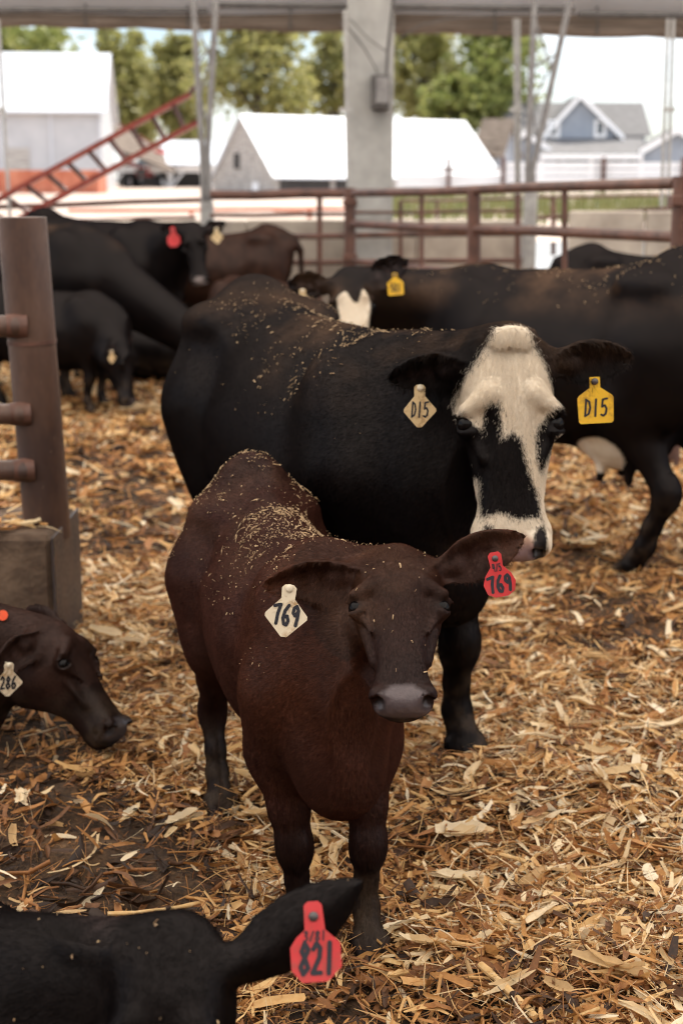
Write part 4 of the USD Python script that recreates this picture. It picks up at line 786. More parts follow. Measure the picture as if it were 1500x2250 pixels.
def fur(A, n, length, width, seed, near=None, name='coat_hair', tidy=False, earhair=1.3):
    w = (lambda c, nn, hc: near(c, nn, hc)) if near else None
    g, fi, P, N = surf(A, n, seed, w); hc = A['hc'][A['f'][fi, 0]]; S, HL = A['S'], A['HL']
    head = (hc[:, 1] > -.05) & (np.abs(hc[:, 0]) < .34) & (hc[:, 2] > -.5) & (hc[:, 1] < 1.1)
    fd = unit(A['hw'](0, 1, 0) - A['hw'](0, 0, 0)); sd = unit(A['hw'](1, 0, 0) - A['hw'](0, 0, 0)); ud = np.cross(sd, fd)
    flow = np.tile(V(-.8, 0, -.55), (n, 1)); flow[P[:, 2] < .45 * S] = V(-.15, 0, -1)
    flow[head] = fd + sd * (hc[head, :1] * 2.5) + g.normal(0, .25, (head.sum(), 3)); L_ = np.where(head, length * (.9 if tidy else .62), length) * g.uniform(.6, 1.35, n)
    top = head & (hc[:, 1] < .13 + g.normal(0, .05, n)) & (hc[:, 2] > -.2) & (np.abs(hc[:, 0]) < .2); flow[top] = (fd * .8 if tidy else -fd * .3) + ud * (.2 if tidy else .7) + g.normal(0, .3 if tidy else .6, (top.sum(), 3)); L_[top] *= 1.7
    skin = head & (hc[:, 1] > .90); ey = np.abs(np.linalg.norm(hc - V(0, .37, -.05), axis=1) - .2) * 0
    for sg in (-1, 1):
        e = (A['hw'](sg * .2, .388, -.04)); skin |= np.linalg.norm(P - e, axis=1) < .062 * HL
    lift = np.full(n, .20); lift[head] = .16; lift[top] = .14 if tidy else .4
    for (o, ax, wd, nm, el_, ew) in A['ears']:
        D = P - o; m = (D @ ax > .1 * el_) & (D @ ax < 1.1 * el_) & (np.abs(D @ wd) < 1.2 * ew) & (np.abs(D @ nm) < .9 * ew)
        ins = m & (N @ nm > .2); flow[m] = ax * .9 - wd * .1 + g.normal(0, .25, (m.sum(), 3)); rim = np.clip(np.abs(D @ wd) / ew, 0, 1)
        L_[m] = length * (.55 + .5 * rim[m]) * g.uniform(.6, 1.4, m.sum()); L_[ins] *= earhair; lift[ins] = .25 + .12 * earhair; flow[ins] = ax * .35 + V(0, 0, -.9) + nm * .4 + g.normal(0, .4, (ins.sum(), 3))
    clump = meshkit.noise(P * 26, 3)[:, None] * 2 - 1; flow = flow + clump * np.array([.14, .22, .08]) + g.normal(0, .09, (n, 3))
    T = unit_rows(flow - N * (flow * N).sum(1, keepdims=True)); side = np.cross(N, T)
    d0 = unit_rows(T + N * lift[:, None] * 1.4); d1 = unit_rows(T + N * (lift * .35)[:, None])
    R = P - N * .0003; m1 = R + d0 * L_[:, None] * .5; tip = m1 + d1 * L_[:, None] * .5; wv = side * (width * g.uniform(.6, 1.3, n))[:, None] / 2
    v = np.stack([R - wv, R + wv, m1 - wv * .8, m1 + wv * .8, tip], 1); keep = ~skin; v = v[keep]; k = len(v)
    f = (np.array([[0, 3, 1], [0, 2, 3], [2, 4, 3]])[None] + (np.arange(k) * 5)[:, None, None]).reshape(-1, 3)
    c = A['cc'][A['f'][fi, 0]][keep]; wm = A['white'][A['f'][fi, 0]][keep] + g.normal(0, .006, k)
    c = np.where((wm > 0)[:, None], np.array([.70, .61, .49]) * np.stack([g.uniform(.88, 1.08, k)] * 3, 1), c * np.stack([g.uniform(.55, 2.0, k) * (.75 + .5 * meshkit.noise(P[keep] * 60, 9))] * 3, 1) + .0003)
    p = obj(name, (v.reshape(-1, 3), f), 'fur', A['thing'], smooth=True, attrs={'coat': np.repeat(c, 5, 0)})
    nn = unit_rows(N[keep] * 1.0 + g.normal(0, .09, (k, 3))); UsdGeom.Mesh(p).GetNormalsAttr().Set(Vt.Vec3fArray.FromNumpy(np.repeat(nn, 5, 0).astype(np.float32)))
def flecks(A, n, seed, where, label, size=(.004, .014)):
    g, fi, P, N = surf(A, n, seed, where); ln = size[0] * .35 + (size[1] - size[0] * .35) * g.uniform(0, 1, n) ** 3 * .8; wd = np.minimum(.0005 + .0016 * g.uniform(0, 1, n) ** 2, ln * .6)
    N = unit_rows(N + g.normal(0, .3, (n, 3))); T = unit_rows(np.cross(N, g.normal(size=(n, 3)))); Bn = np.cross(N, T); C = P + N * .0045
    up = N * .0012
    v = np.stack([C - T * ln[:, None] - Bn * wd[:, None], C + T * ln[:, None] - Bn * wd[:, None] * .6, C + T * ln[:, None] * .9 + Bn * wd[:, None], C - T * ln[:, None] * .8 + Bn * wd[:, None] * .8, C + up * 2], 1)
    f = (np.array([[0, 1, 4], [1, 2, 4], [2, 3, 4], [3, 0, 4], [0, 2, 1], [0, 3, 2]])[None] + (np.arange(n) * 5)[:, None, None]).reshape(-1, 3)
    v = v.reshape(-1, 3); ch, sh = math.cos(A['hd']), math.sin(A['hd']); w_ = np.stack([v[:, 0] * ch - v[:, 1] * sh, v[:, 0] * sh + v[:, 1] * ch, v[:, 2]], 1) + A['root']
    tag(obj('straw_flecks', (w_, f), 'chaff_fleck', smooth=False, attrs=None), label, 'straw', kind='stuff')
def dust(b, x0, amt, seed):             # dried dirt rubbed into the back, plus painted rim light and highlights
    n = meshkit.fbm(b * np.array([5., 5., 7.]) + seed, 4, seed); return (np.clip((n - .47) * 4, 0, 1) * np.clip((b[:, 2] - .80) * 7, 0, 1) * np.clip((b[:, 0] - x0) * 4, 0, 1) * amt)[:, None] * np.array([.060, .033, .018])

# --- the brown calf 769
pA, mA = at(872, 1210, 2.74), at(887, 1526, 2.46)
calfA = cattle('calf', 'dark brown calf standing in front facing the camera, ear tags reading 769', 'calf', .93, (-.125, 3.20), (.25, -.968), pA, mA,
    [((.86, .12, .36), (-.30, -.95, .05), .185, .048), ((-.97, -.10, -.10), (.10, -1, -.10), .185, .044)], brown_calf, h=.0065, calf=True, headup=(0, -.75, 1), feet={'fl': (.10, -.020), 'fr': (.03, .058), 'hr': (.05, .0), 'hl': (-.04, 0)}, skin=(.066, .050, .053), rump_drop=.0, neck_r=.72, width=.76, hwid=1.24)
ear_tag(calfA, 1, .72, .30, 'diamond', 'white_tag', .078, [('769', .70, .50, .085, -.27, .0, 0)], (.10, -.96, .25), (.14, 0, 1), 'dirty white diamond shaped ear tag with a handwritten 769', 'white_button')
ear_tag(calfA, 0, .62, -.40, 'bell', 'red_tag', .060, [('769', .82, .52, .10, -.44, .0, 0), ('4/5', .30, .24, .035, .10, 0, 0)], (-.16, -.96, .25), (-.22, 0, 1), 'red rounded ear tag with a handwritten 4/5 above 769')

# --- the white-faced cow 015
pB, mB = at(1120, 752, 3.48), at(1131, 1212, 3.30)
_pc = lambda pts: [((x - (1120 + 11 * (y - 752) / 460.)) / 470., (y - 752) / 460.) for x, y in pts]
W1 = _pc([(1072, 752), (1090, 718), (1150, 718), (1170, 757), (1196, 795), (1219, 850), (1228, 890), (1262, 950), (1300, 1040), (1300, 1200), (1220, 1235), (1040, 1235), (960, 1200), (960, 1040), (990, 955), (1003, 885), (1014, 840), (1046, 790)])
BL = _pc([(960, 905), (1012, 912), (1043, 937), (1060, 950), (1063, 905), (1075, 890), (1094, 894), (1099, 930), (1103, 968), (1125, 955), (1143, 966), (1150, 1000), (1165, 1045), (1187, 1100), (1191, 1136), (1140, 1140), (1095, 1126), (1059, 1136), (1054, 1050), (1040, 1045), (1022, 1010), (1003, 972), (960, 960)])
BR = _pc([(1262, 880), (1213, 907), (1185, 937), (1177, 960), (1179, 1015), (1193, 1039), (1213, 1000), (1232, 958), (1262, 950)])
BN = [_pc([(1066, 1150), (1084, 1156), (1094, 1186), (1080, 1204), (1064, 1190)]), _pc([(1196, 1150), (1180, 1162), (1172, 1190), (1180, 1222), (1206, 1222), (1206, 1180)])]
def white_b(hc, b):
    q = hc[:, :2]; w = poly_sdf(q, W1)
    for P_ in [BL, BR] + BN: w = np.maximum(w, -poly_sdf(q, P_))
    w = np.where((hc[:, 2] > -.30) & (hc[:, 1] > -.08), w, .2); w = np.where((np.abs(hc[:, 0]) > .27) | (hc[:, 2] < -.24), .2, w)
    dv = poly_sdf(np.stack([b[:, 0], b[:, 2]], 1), [(.56, .40), (.70, .42), (.68, .52), (.58, .50)])
    return -w * .5
def skin_b(hc):
    k = np.clip((hc[:, 1] - .93) / .06, 0, 1)[:, None]; c_ = np.array([.42, .25, .16]) * (1 - k) + np.array([.22, .15, .16]) * k
    bl = np.zeros(len(hc), bool)
    for P_ in BN: bl |= poly_sdf(hc[:, :2], P_) < 0
    return np.where(bl[:, None], np.array([.012, .011, .012]), c_)
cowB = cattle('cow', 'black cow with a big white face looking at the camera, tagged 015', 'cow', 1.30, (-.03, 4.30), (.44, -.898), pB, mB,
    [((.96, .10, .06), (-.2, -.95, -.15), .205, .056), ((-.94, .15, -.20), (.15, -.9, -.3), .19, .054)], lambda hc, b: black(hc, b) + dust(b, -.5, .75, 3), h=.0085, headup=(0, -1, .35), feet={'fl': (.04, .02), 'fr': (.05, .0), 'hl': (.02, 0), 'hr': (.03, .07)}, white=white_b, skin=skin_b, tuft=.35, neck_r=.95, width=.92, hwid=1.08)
ear_tag(cowB, 1, .68, .80, 'diamond', 'tan_tag', .080, [('D15', .62, .46, .055, -.28, .06, 0)], (.30, -.92, .12), (.03, 0, 1), 'dirty tan diamond shaped ear tag with a handwritten 015', 'white_button')
ear_tag(cowB, 0, .52, -1.0, 'house', 'yellow_tag', .083, [('D15', .74, .50, .062, -.38, .08, 0)], (-.10, -.97, .10), (-.07, 0, 1), 'yellow ear tag with a handwritten 015')

# --- calf 821, lying in the foreground
pC = at(372, 2092, 1.82); mC = pC + V(-.05, -.42, -.90) * .36
calfC = cattle('calf', 'black calf lying at the bottom edge with a red ear tag reading 821', 'calf', .86, (-.70, 2.17), (.75, -.66), pC, mC,
    [((.84, .15, .56), (-.05, .80, -.55), .225, .050), ((-.6, .75, -.35), (.1, .5, .9), .18, .055)], lambda hc, b: np.tile([.0032, .0022, .0022], (len(hc), 1)), h=.0075, calf=True, headup=(-.05, -.9, .42), lying=True, L_=.38, hwid=1.1, tail=True)
ear_tag(calfC, 0, .62, .05, 'octagon', 'red_tag', .066, [('821', .78, .62, .10, -.46, .10, 0.02), ('3/81', .50, .20, .035, .00, .1, .0)], (.06, -.86, .5), (-.06, .3, 1), 'red eight sided ear tag with a handwritten 3/81 above 821', off=.028)

# --- calf 286, head low at the left edge
pD, mD = at(118, 1362, 4.02), at(284, 1588, 3.86)
calfD = cattle('calf', 'dark brown calf lowering its head at the left edge, seen in profile', 'calf', .84, (-1.55, 4.12), (.99, -.14), pD, mD,
    [((-.80, .55, .35), (.3, .8, .3), .17, .055), ((-.55, -.75, -.42), (.6, -.8, .1), .16, .052)], lambda hc, b: np.tile([.024, .0115, .0085], (len(hc), 1)) * (.7 + .6 * meshkit.fbm(hc * 5, 3, 2))[:, None] * np.where(hc[:, 1:2] > .6, .55, 1), h=.0085, calf=True, headup=(.75, -.12, .65), lying=True, hdep=1.35, hwid=1.1)
ear_tag(calfD, 1, .70, .0, 'diamond', 'white_tag', .074, [('286', .66, .48, .075, -.3, .0, 0)], (.50, -.86, .05), (.12, 0, 1), 'dirty white diamond shaped ear tag with a handwritten 286', 'white_button')
o, ax, wd, nm, el_, ew = calfD['ears'][0]
bc = trimesh.creation.cylinder(.015, .006, sections=24); zt = unit(calfD['lov'](V(.1, -1, .3))); xx = unit(np.cross(V(0, 0, 1), zt)); M = np.eye(4); M[:3, 0], M[:3, 1], M[:3, 2], M[:3, 3] = xx, np.cross(zt, xx), zt, calfD['loc'](at(6, 1352, 3.98)); bc.apply_transform(M)
obj('ear_button', bc, 'orange_tag', calfD['thing'], label='round orange ear button')

# --- black cow behind, facing left with the head turned to the camera
pE, mE = at(768, 600, 6.55), at(782, 790, 6.35)
WE = [(-.16, .30), (-.06, .22), (.02, .36), (.07, .36), (.13, .20), (.20, .36), (.17, .55), (.12, .8), (-.10, .8), (-.13, .55)]
cowE = cattle('cow', 'black cow with a small white blaze standing sideways behind the white-faced cow', 'cow', 1.33, (.99, 6.42), (-.72, .70), pE, mE,
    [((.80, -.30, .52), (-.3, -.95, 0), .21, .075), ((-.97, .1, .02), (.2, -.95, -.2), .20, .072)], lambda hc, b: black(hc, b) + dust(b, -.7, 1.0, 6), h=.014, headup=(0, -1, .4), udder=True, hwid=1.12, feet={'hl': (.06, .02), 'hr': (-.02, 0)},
    white=lambda hc, b: np.maximum(np.where((hc[:, 2] > -.25), -poly_sdf(hc[:, :2], WE) * .5, -.2), (.075 - np.linalg.norm((b - V(-.24, .07, .38)) * V(.8, .8, 1), axis=1))))
ear_tag(cowE, 0, .60, -.45, 'house', 'yellow_tag', .072, [('501', .74, .50, .07, -.38, .08, 0)], (-.35, -.9, .05), (-.1, 0, 1), 'yellow ear tag with a dark handwritten number')
ear_tag(cowE, 1, .65, .4, 'diamond', 'tan_tag', .085, [('201', .62, .42, .06, -.30, .0, 0)], (.2, -.95, .1), (.0, 0, 1), 'tan diamond shaped ear tag', 'white_button')

# --- the cattle further back
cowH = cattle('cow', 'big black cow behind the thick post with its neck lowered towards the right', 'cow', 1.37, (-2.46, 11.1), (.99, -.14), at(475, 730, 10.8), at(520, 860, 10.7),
    [((0, .9, .3), (1, 0, 0), .19, .07), ((0, -.9, -.2), (1, 0, 0), .19, .07)], lambda hc, b: black(hc, b) + dust(b, -.8, .5, 9), h=.02, headup=(1, 0, .4), feet={'fl': (.14, 0), 'fr': (-.10, 0)})  # spine tint here paints the rim light along the back
calfI = cattle('calf', 'small black calf with its head down in the straw behind the thick post', 'calf', .98, (-2.12, 10.35), (.97, -.24), at(276, 742, 10.05), at(300, 886, 9.95),
    [((-.3, .8, .1), (.8, .3, .3), .16, .05), ((-.25, -.75, -.5), (.9, -.3, .2), .16, .05)], black, h=.018, drop=.07, headup=(.9, -.2, .35))
ear_tag(calfI, 1, .55, 0, 'diamond', 'tan_tag', .07, [], (.8, -.6, 0), (0, 0, 1), 'tan ear tag seen edge on', 'white_button')
cowG = cattle('cow', 'black cow facing the camera by the left truss leg, wearing a red ear tag', 'cow', 1.36, (-2.16, 12.95), (.88, -.47), at(421, 497, 12.2), at(438, 618, 12.05),
    [((.90, .1, .30), (-.2, -.95, -.1), .20, .075), ((-.92, .1, .22), (.2, -.95, -.1), .20, .075)], black, h=.02, headup=(0, -1, .4), skin=(.22, .18, .17))
ear_tag(cowG, 1, .40, -.1, 'octagon', 'red_tag', .10, [], (.1, -1, .1), (-.1, 0, 1), 'red ear tag')
ear_tag(cowG, 0, .55, -.3, 'diamond', 'tan_tag', .10, [], (-.2, -.95, .1), (-.1, 0, 1), 'cream ear tag', 'white_button')
fill_calf = cattle('calf', 'black calf resting on the bedding in the shade below the big black cows', 'calf', .95, (-1.56, 11.95), (1, -.05), at(470, 690, 11.8), at(520, 770, 11.7),  # extra animal added to fill the dark gap of legs and shadow
    [((0, .9, .2), (1, 0, 0), .16, .05), ((0, -.9, .1), (1, 0, 0), .16, .05)], black, h=.024, calf=True, headup=(1, 0, .5), lying=True)
cowJ = cattle('cow', 'dark brown cow standing sideways before the concrete wall right of the truss leg', 'cow', 1.20, (-1.24, 13.55), (-1, .05), at(420, 560, 13.5), at(400, 660, 13.4),
    [((0, .9, .2), (-1, 0, 0), .19, .07), ((0, -.9, .2), (-1, 0, 0), .19, .07)], dk_brown, h=.022, headup=(-1, 0, .3))
calfK = cattle('calf', 'dark brown young animal with a sloping back between the two black tagged heads', 'calf', .93, (-.72, 11.45), (-.50, .87), at(500, 640, 12.35), at(490, 720, 12.5),
    [((0, .9, .2), (-1, 0, 0), .17, .06), ((0, -.9, .2), (-1, 0, 0), .17, .06)], dk_brown, h=.022, headup=(-1, 0, .3), rump_drop=.09)
cowF = cattle('cow', 'black cow of which only the back shows beyond the gate at the right', 'cow', 1.15, (2.30, 10.35), (1, .1), at(1560, 560, 10.4), at(1600, 640, 10.3),
    [((0, .9, .2), (1, 0, 0), .19, .07), ((0, -.9, .2), (1, 0, 0), .19, .07)], black, h=.024, headup=(1, 0, .4))

# coat hair on the nearest animals, straw on their backs
view = lambda A: (lambda c: V(*A['loc'](V(0, 0, CAM_H))) - c)
vis = lambda A: (lambda c, n, hc: np.clip((unit_rows(view(A)(c)) * n).sum(1) + .35, .0, .8) + .02)
fur(calfA, 170000, .0105, .00055, 1, lambda c, n, hc: vis(calfA)(c, n, hc) * (1 + 1.6 * np.exp(-((np.linalg.norm(hc - V(0, .4, -.1), axis=1) / .8) ** 2))))
fur(cowB, 150000, .012, .00075, 2, lambda c, n, hc: vis(cowB)(c, n, hc) * (1 + 5 * np.exp(-((np.linalg.norm(hc - V(0, .4, -.1), axis=1) / .7) ** 2))), tidy=True, earhair=2.6)
fur(calfC, 80000, .016, .00055, 3, lambda c, n, hc: vis(calfC)(c, n, hc))
fur(calfD, 30000, .010, .0007, 4, lambda c, n, hc: vis(calfD)(c, n, hc) * np.where((hc[:, 1] > -.6), 1, .1))
bk = lambda A, x0, x1, z0: (lambda c, n, hc: np.clip(n[:, 2] - .25, 0, 1) * (c[:, 0] / A['S'] > x0) * (c[:, 0] / A['S'] < x1) * (c[:, 2] / A['S'] > z0) * np.clip(meshkit.fbm(c * 9, 3, 4) - .40, .012, 1) * (np.abs(hc[:, 0]) > -1))
flecks(calfA, 1500, 15, bk(calfA, -.62, .46, .66), 'fine straw dust on the back of the brown calf', (.0012, .0040))
flecks(cowB, 700, 16, bk(cowB, -.4, .5, .76), 'fine straw dust on the back of the white-faced cow', (.0015, .0055))
flecks(calfA, 620, 5, bk(calfA, -.62, .42, .72), 'straw flecks on the back of the brown calf', (.004, .018))
flecks(calfA, 26, 8, lambda c, n, hc: np.clip(n[:, 2], 0, 1) * (hc[:, 1] > -.05) * (hc[:, 1] < .9) * (hc[:, 2] > -.1) * (np.abs(hc[:, 0]) < .25), 'few straw flecks on the forehead and nose of the brown calf', (.003, .008))
flecks(cowB, 220, 6, bk(cowB, -.35, .45, .82), 'straw flecks on the back of the white-faced cow', (.005, .020))
flecks(cowE, 400, 7, bk(cowE, -.6, .5, .85), 'straw flecks on the back of the cow behind the white-faced cow', (.006, .02))
flecks(calfC, 110, 9, lambda c, n, hc: np.clip(n[:, 2], 0, 1), 'straw flecks on the black calf lying at the bottom edge', (.003, .010))

# ------------------------------------------------------------------ bedding: chopped corn stalks and husks
def ribbons(n, c, yaw, pit, rol, ln, wd, bend, curl, cup, ns=5, taper=1.0):
    """n bent, cupped strips: vertices (n*ns*3, 3) and faces"""
    s = np.linspace(-.5, .5, ns)[None]; jit = np.random.default_rng(n + ns); prof = np.clip(1 - (np.abs(s) * 2) ** 3.5 * taper[:, None] * .75, .15, 1) * (1 + jit.uniform(-.30, .30, (n, ns)))
    x = s * ln[:, None]; z = bend[:, None] * (s * s * 4 - .4) * ln[:, None] * .5; y = curl[:, None] * (s * s) * ln[:, None]
    cr = np.array([-1, 0, 1.])[None, None]
    X = np.broadcast_to(x[..., None], (n, ns, 3)) + jit.normal(0, .12, (n, ns, 3)) * wd[:, None, None]; Y = y[..., None] + cr * prof[..., None] * wd[:, None, None] / 2; Z = z[..., None] + cup[:, None, None] * wd[:, None, None] * (cr ** 2) * prof[..., None]
    return _place(np.stack([X, Y, Z], -1).reshape(n, -1, 3), c, yaw, pit, rol), _strip_faces(n, ns, 3, False)
def sticks(n, c, yaw, pit, ln, r, bend, sides=5, ns=3):
    s = np.linspace(-.5, .5, ns)[None]; a = np.arange(sides) * 2 * np.pi / sides; g = np.random.default_rng(n)
    rr = r[:, None] * (1 + g.uniform(-.18, .18, (n, ns)))
    X = np.broadcast_to((s * ln[:, None])[..., None], (n, ns, sides)); Y = rr[..., None] * np.cos(a) + (bend[:, None] * s * s * ln[:, None])[..., None]; Z = rr[..., None] * np.sin(a) * .75
    return _place(np.stack([X, Y, Z], -1).reshape(n, -1, 3), c, yaw, pit, g.uniform(0, 6.28, n)), _strip_faces(n, ns, sides, True)
def _place(P, c, yaw, pit, rol):
    cr, sr, cp, sp, cy, sy = (f(a)[:, None] for a in (rol, pit, yaw) for f in (np.cos, np.sin))
    x, y, z = P[..., 0], P[..., 1], P[..., 2]
    y, z = y * cr - z * sr, y * sr + z * cr; x, z = x * cp + z * sp, -x * sp + z * cp; x, y = x * cy - y * sy, x * sy + y * cy
    return np.stack([x, y, z], -1) + c[:, None]
def _strip_faces(n, ns, m, closed):
    i, j = np.meshgrid(np.arange(ns - 1), np.arange(m if closed else m - 1), indexing='ij'); j2 = (j + 1) % m
    q = np.stack([i * m + j, (i + 1) * m + j, (i + 1) * m + j2, i * m + j2], -1).reshape(-1, 4); f = np.vstack([q[:, [0, 1, 2]], q[:, [0, 2, 3]]])
    if closed: f = np.vstack([f, [[0, k + 1, k] for k in range(1, m - 1)], [[(ns - 1) * m, (ns - 1) * m + k, (ns - 1) * m + k + 1] for k in range(1, m - 1)]])
    return (f[None] + (np.arange(n) * ns * m)[:, None, None]).reshape(-1, 3)
def litter(x, y): return .22 * (meshkit.noise(np.stack([x * 5.5, y * 5.5, 0 * x], -1), 31) - .5) + meshkit.fbm(np.stack([x * .95 + 3, y * .95, 0 * x], -1), 3, 21) + .10 * np.clip(x + .15, -.28, .8) + .05 * np.clip(y - 3, 0, 2)
def scatter(n, y0, y1, power, g, margin=.35, bare=.36):
    y = y0 + (y1 - y0) * g.uniform(0, 1, n) ** power; x = g.uniform(-1, 1, n) * (.25 * y + margin)
    k = litter(x, y); keep = g.uniform(0, 1, n) < np.clip((k - bare) / .16, .22, 1)
    return x[keep], y[keep], np.clip((.60 - k[keep]) * 1.1, -.05, .38)
g = np.random.default_rng(40)
def add_ribbons(name, n, y0, y1, pw, lr, wr, zr, pit, material, label, bare=.36, wetk=1.0, cat='bedding', ns=5):
    x, y, wet = scatter(n, y0, y1, pw, g, bare=bare); m = len(x); big = g.uniform(0, 1, m) ** 2.2
    ln = lr[0] + (lr[1] - lr[0]) * big; wd = wr[0] + (wr[1] - wr[0]) * g.uniform(0, 1, m) ** 1.7 * (.5 + .5 * big)
    c = np.stack([x, y, bed_z(x, y) + g.uniform(*zr, m)], 1)
    v, f = ribbons(m, c, g.uniform(0, 6.28, m), g.normal(0, pit, m), g.normal(0, .55, m), ln, wd, g.normal(0, .30, m), g.normal(0, .30, m), g.uniform(-.35, .45, m), ns=ns, taper=g.uniform(.2, 1, m))
    w = np.repeat(wet * wetk, v.shape[1])
    tag(obj(name, (v.reshape(-1, 3), f), material, smooth=True, attrs={'wet': w, 'tone': np.repeat(g.uniform(0, 1, m) ** .85, v.shape[1])}), label, cat, kind='stuff')
def add_sticks(name, n, y0, y1, pw, lr, rr, zr, pit, material, label, bare=.36, cat='bedding'):
    x, y, wet = scatter(n, y0, y1, pw, g, bare=bare); m = len(x); big = g.uniform(0, 1, m) ** 2
    ln = lr[0] + (lr[1] - lr[0]) * big; c = np.stack([x, y, bed_z(x, y) + g.uniform(*zr, m)], 1)
    v, f = sticks(m, c, g.uniform(0, 6.28, m), g.normal(0, pit, m), ln, rr[0] + (rr[1] - rr[0]) * g.uniform(0, 1, m) ** 2, g.normal(0, .3, m))
    tag(obj(name, (v.reshape(-1, 3), f), material, smooth=True, attrs={'wet': np.repeat(wet, v.shape[1]), 'tone': np.repeat(g.uniform(.25, 1, m), v.shape[1])}), label, cat, kind='stuff')
add_ribbons('fine_litter', 70000, 1.2, 7.0, 1.0, (.010, .045), (.003, .011), (-.004, .014), .25, 'straw', 'fine brown crumbled corn litter on the pen floor', bare=.28, ns=3)
add_ribbons('husk_shreds', 30000, 1.3, 7.0, .95, (.03, .14), (.007, .030), (.004, .034), .24, 'straw', 'shredded tan corn husks covering the pen floor', ns=4)
add_sticks('stalk_pieces', 9000, 1.3, 7.0, .95, (.03, .16), (.0018, .0065), (.008, .032), .16, 'straw', 'chopped yellow corn stalks lying in the bedding')
add_ribbons('fibre_strands', 28000, 1.3, 7.0, .95, (.05, .20), (.0014, .0045), (.006, .040), .26, 'straw', 'thin golden corn fibres tangled in the bedding', ns=5)
add_ribbons('pale_fibre_strands', 5000, 1.3, 7.0, .95, (.05, .18), (.0015, .005), (.012, .042), .26, 'pale_husk', 'thin pale corn fibres tangled in the bedding', ns=5, bare=.40)
add_ribbons('pale_husk_shreds', 4200, 1.3, 7.5, 1.0, (.03, .16), (.007, .034), (.014, .036), .20, 'pale_husk', 'pale cream husk strips on top of the bedding', bare=.42, wetk=.4)
add_ribbons('far_husk_shreds', 46000, 6.2, 14.2, .9, (.05, .19), (.014, .040), (.002, .040), .25, 'straw', 'blurred tan corn bedding towards the far wall', bare=.30, wetk=.6, ns=3)
add_ribbons('far_pale_husk_shreds', 3000, 6.2, 14.2, 1.0, (.07, .22), (.02, .05), (.015, .045), .25, 'pale_husk', 'scattered pale husks in the bedding towards the far wall', wetk=.4, ns=3)

gl = np.random.default_rng(5); m = 170; x = gl.uniform(pb[0] - .9, pb[0] + cx - .02, m); y = gl.uniform(4.80, 5.26, m)
v, f = ribbons(m, np.stack([x, y, .462 + gl.uniform(0, .02, m)], 1), gl.uniform(0, 6.28, m), gl.normal(0, .12, m), gl.normal(0, .3, m), gl.uniform(.03, .13, m), gl.uniform(.006, .028, m), gl.normal(0, .15, m), gl.normal(0, .3, m), gl.uniform(-.2, .4, m), taper=gl.uniform(.2, 1, m))
tag(obj('block_litter', (v.reshape(-1, 3), f), 'straw', smooth=True, attrs={'wet': np.zeros(m * 15), 'tone': np.repeat(gl.uniform(.4, 1, m), 15)}), 'tan husks lying on top of the concrete block', 'bedding', kind='stuff')

# single large husks and stalks that stand out in the bedding
def husk(u, v_, yaw, ln, wd, seed, label, group=None, kind='husk', lift=.035):
    q = np.random.default_rng(seed); r = ray(u, v_); d = 1.5 / -r[2] * r[1]
    for _ in range(4): d = (CAM_H - float(bed_z(r[0] / r[1] * d, d)) - .02) / -r[2] * r[1]
    p = V(r[0] / r[1] * d, d, 0); p[2] = bed_z(p[0], p[1]) + lift
    t = thing('corn_husk' if kind == 'husk' else 'corn_stalk', label, 'corn husk' if kind == 'husk' else 'corn stalk', p, yaw, group)
    n = 9; one = np.ones(1)
    if kind == 'husk':
        for k in range(2):
            vv, ff = ribbons(1, np.array([[0, .006 * k, .006 * k]]), one * q.normal(0, .12) * k, one * q.normal(0, .05), one * q.normal(0, .25), one * ln * (1 - .25 * k), one * wd * .68, one * q.normal(.1, .16), one * q.normal(0, .22), one * q.uniform(.2, .5), ns=n, taper=one * .6)
            vv = vv.reshape(-1, 3) + V(0, 0, .003) * np.sin(np.arange(n * 3) * 1.9)[:, None]
            obj('leaf', (vv, ff), 'pale_husk', t, smooth=True, attrs={'wet': np.zeros(n * 3), 'tone': np.full(n * 3, q.uniform(.2, .8))})
    else:
        vv, ff = sticks(1, np.zeros((1, 3)), one * 0, one * .05, one * ln, one * wd / 2, one * q.normal(0, .12), sides=9, ns=8)
        obj('stem', (vv.reshape(-1, 3), ff), 'straw', t, smooth=40, attrs=None); ps = list(stage.GetPrimAtPath(t.GetPath()).GetChildren())[0]
        npt = len(UsdGeom.Mesh(ps).GetPointsAttr().Get()); UsdGeom.PrimvarsAPI(ps).CreatePrimvar('tone', Sdf.ValueTypeNames.FloatArray, 'vertex').Set(Vt.FloatArray([.86] * npt))
        vv, ff = sticks(1, np.array([[ln * .12, 0, 0]]), one * 0, one * 0, one * .012, one * wd * .62, one * 0, sides=9, ns=3); obj('node', (vv.reshape(-1, 3), ff), 'straw', t, smooth=40)
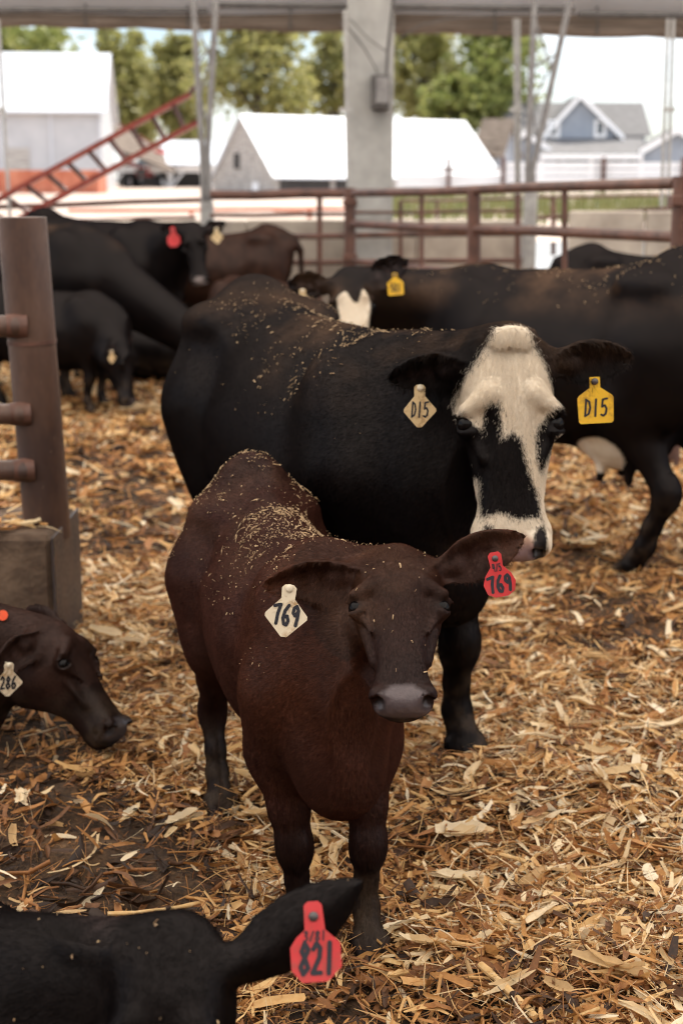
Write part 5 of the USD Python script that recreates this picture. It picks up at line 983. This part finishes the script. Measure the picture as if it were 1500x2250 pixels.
for a in ((1010, 1945, -.2, .15, .042, 1, 'broad white husk lying right of the brown calf, lowest big one'), (925, 2092, -.35, .13, .036, 2, 'pale husk beside the front hoof of the brown calf'), (1035, 1712, 1.15, .15, .026, 3, 'pale upright husk by the hoof of the white-faced cow'),
          (50, 1768, 1.75, .10, .034, 4, 'pale green-white husk standing at the left edge'), (290, 1800, 1.2, .10, .022, 5, 'pale forked husk left of the hind hoof of the calf'), (400, 1815, .75, .15, .035, 6, 'tan curled husk left of the brown calf'),
          (565, 1805, .1, .10, .040, 7, 'pale husk between the legs of the brown calf'), (735, 1900, 1.45, .17, .030, 8, 'long white husk between the front legs of the brown calf'), (340, 905, .1, .42, .16, 9, 'large white husk bundle on the bedding beyond the thick post'),
          (1130, 1795, 1.3, .13, .026, 10, 'white husk standing in the bedding at lower right'), (1345, 2140, -.5, .17, .04, 11, 'frayed white husk at lower right'), (310, 1395, -.1, .12, .022, 12, 'yellow-white husk between profile calf and brown calf'),
          (320, 1420, 1.4, .11, .022, 13, 'thin white husk below the yellow one left of the brown calf'), (1180, 1640, -.25, .26, .03, 14, 'long pale leaf strip right of the cow hoof'), (1010, 1840, -.15, .16, .06, 15, 'wide tan husk right of the calf knee')):
    husk(*a)
for a in ((1115, 2190, -1.1, .20, .016, 21, 'thick yellow stalk at the bottom edge, lower right'), (345, 2015, .35, .22, .011, 22, 'yellow stalk lying above the resting black calf'), (1230, 2010, .5, .22, .014, 23, 'white stalk lying at right of the broad white husk'), (1150, 1905, -.6, .13, .012, 24, 'short pale stalk near the white husk')):
    husk(*a, kind='stalk')
q = np.random.default_rng(77); placed = 0
while placed < 34:
    y = 2.2 + 3.6 * q.uniform() ** 1.2; x = q.uniform(-1, 1) * .25 * y
    if litter(x, y) < .46: continue
    u, v_ = 750 + FPX * x / (y * _cp + CAM_H * _sp), 0
    dz_ = CAM_H - .03; v_ = 1125 + FPX * (dz_ * _cp - y * _sp) / (y * _cp + dz_ * _sp)
    husk(u, v_, q.uniform(0, 6.28), q.uniform(.10, .22), q.uniform(.010, .030), 100 + placed, 'pale curled corn husk on the bedding', 'loose pale husks on the bedding', lift=.036); placed += 1
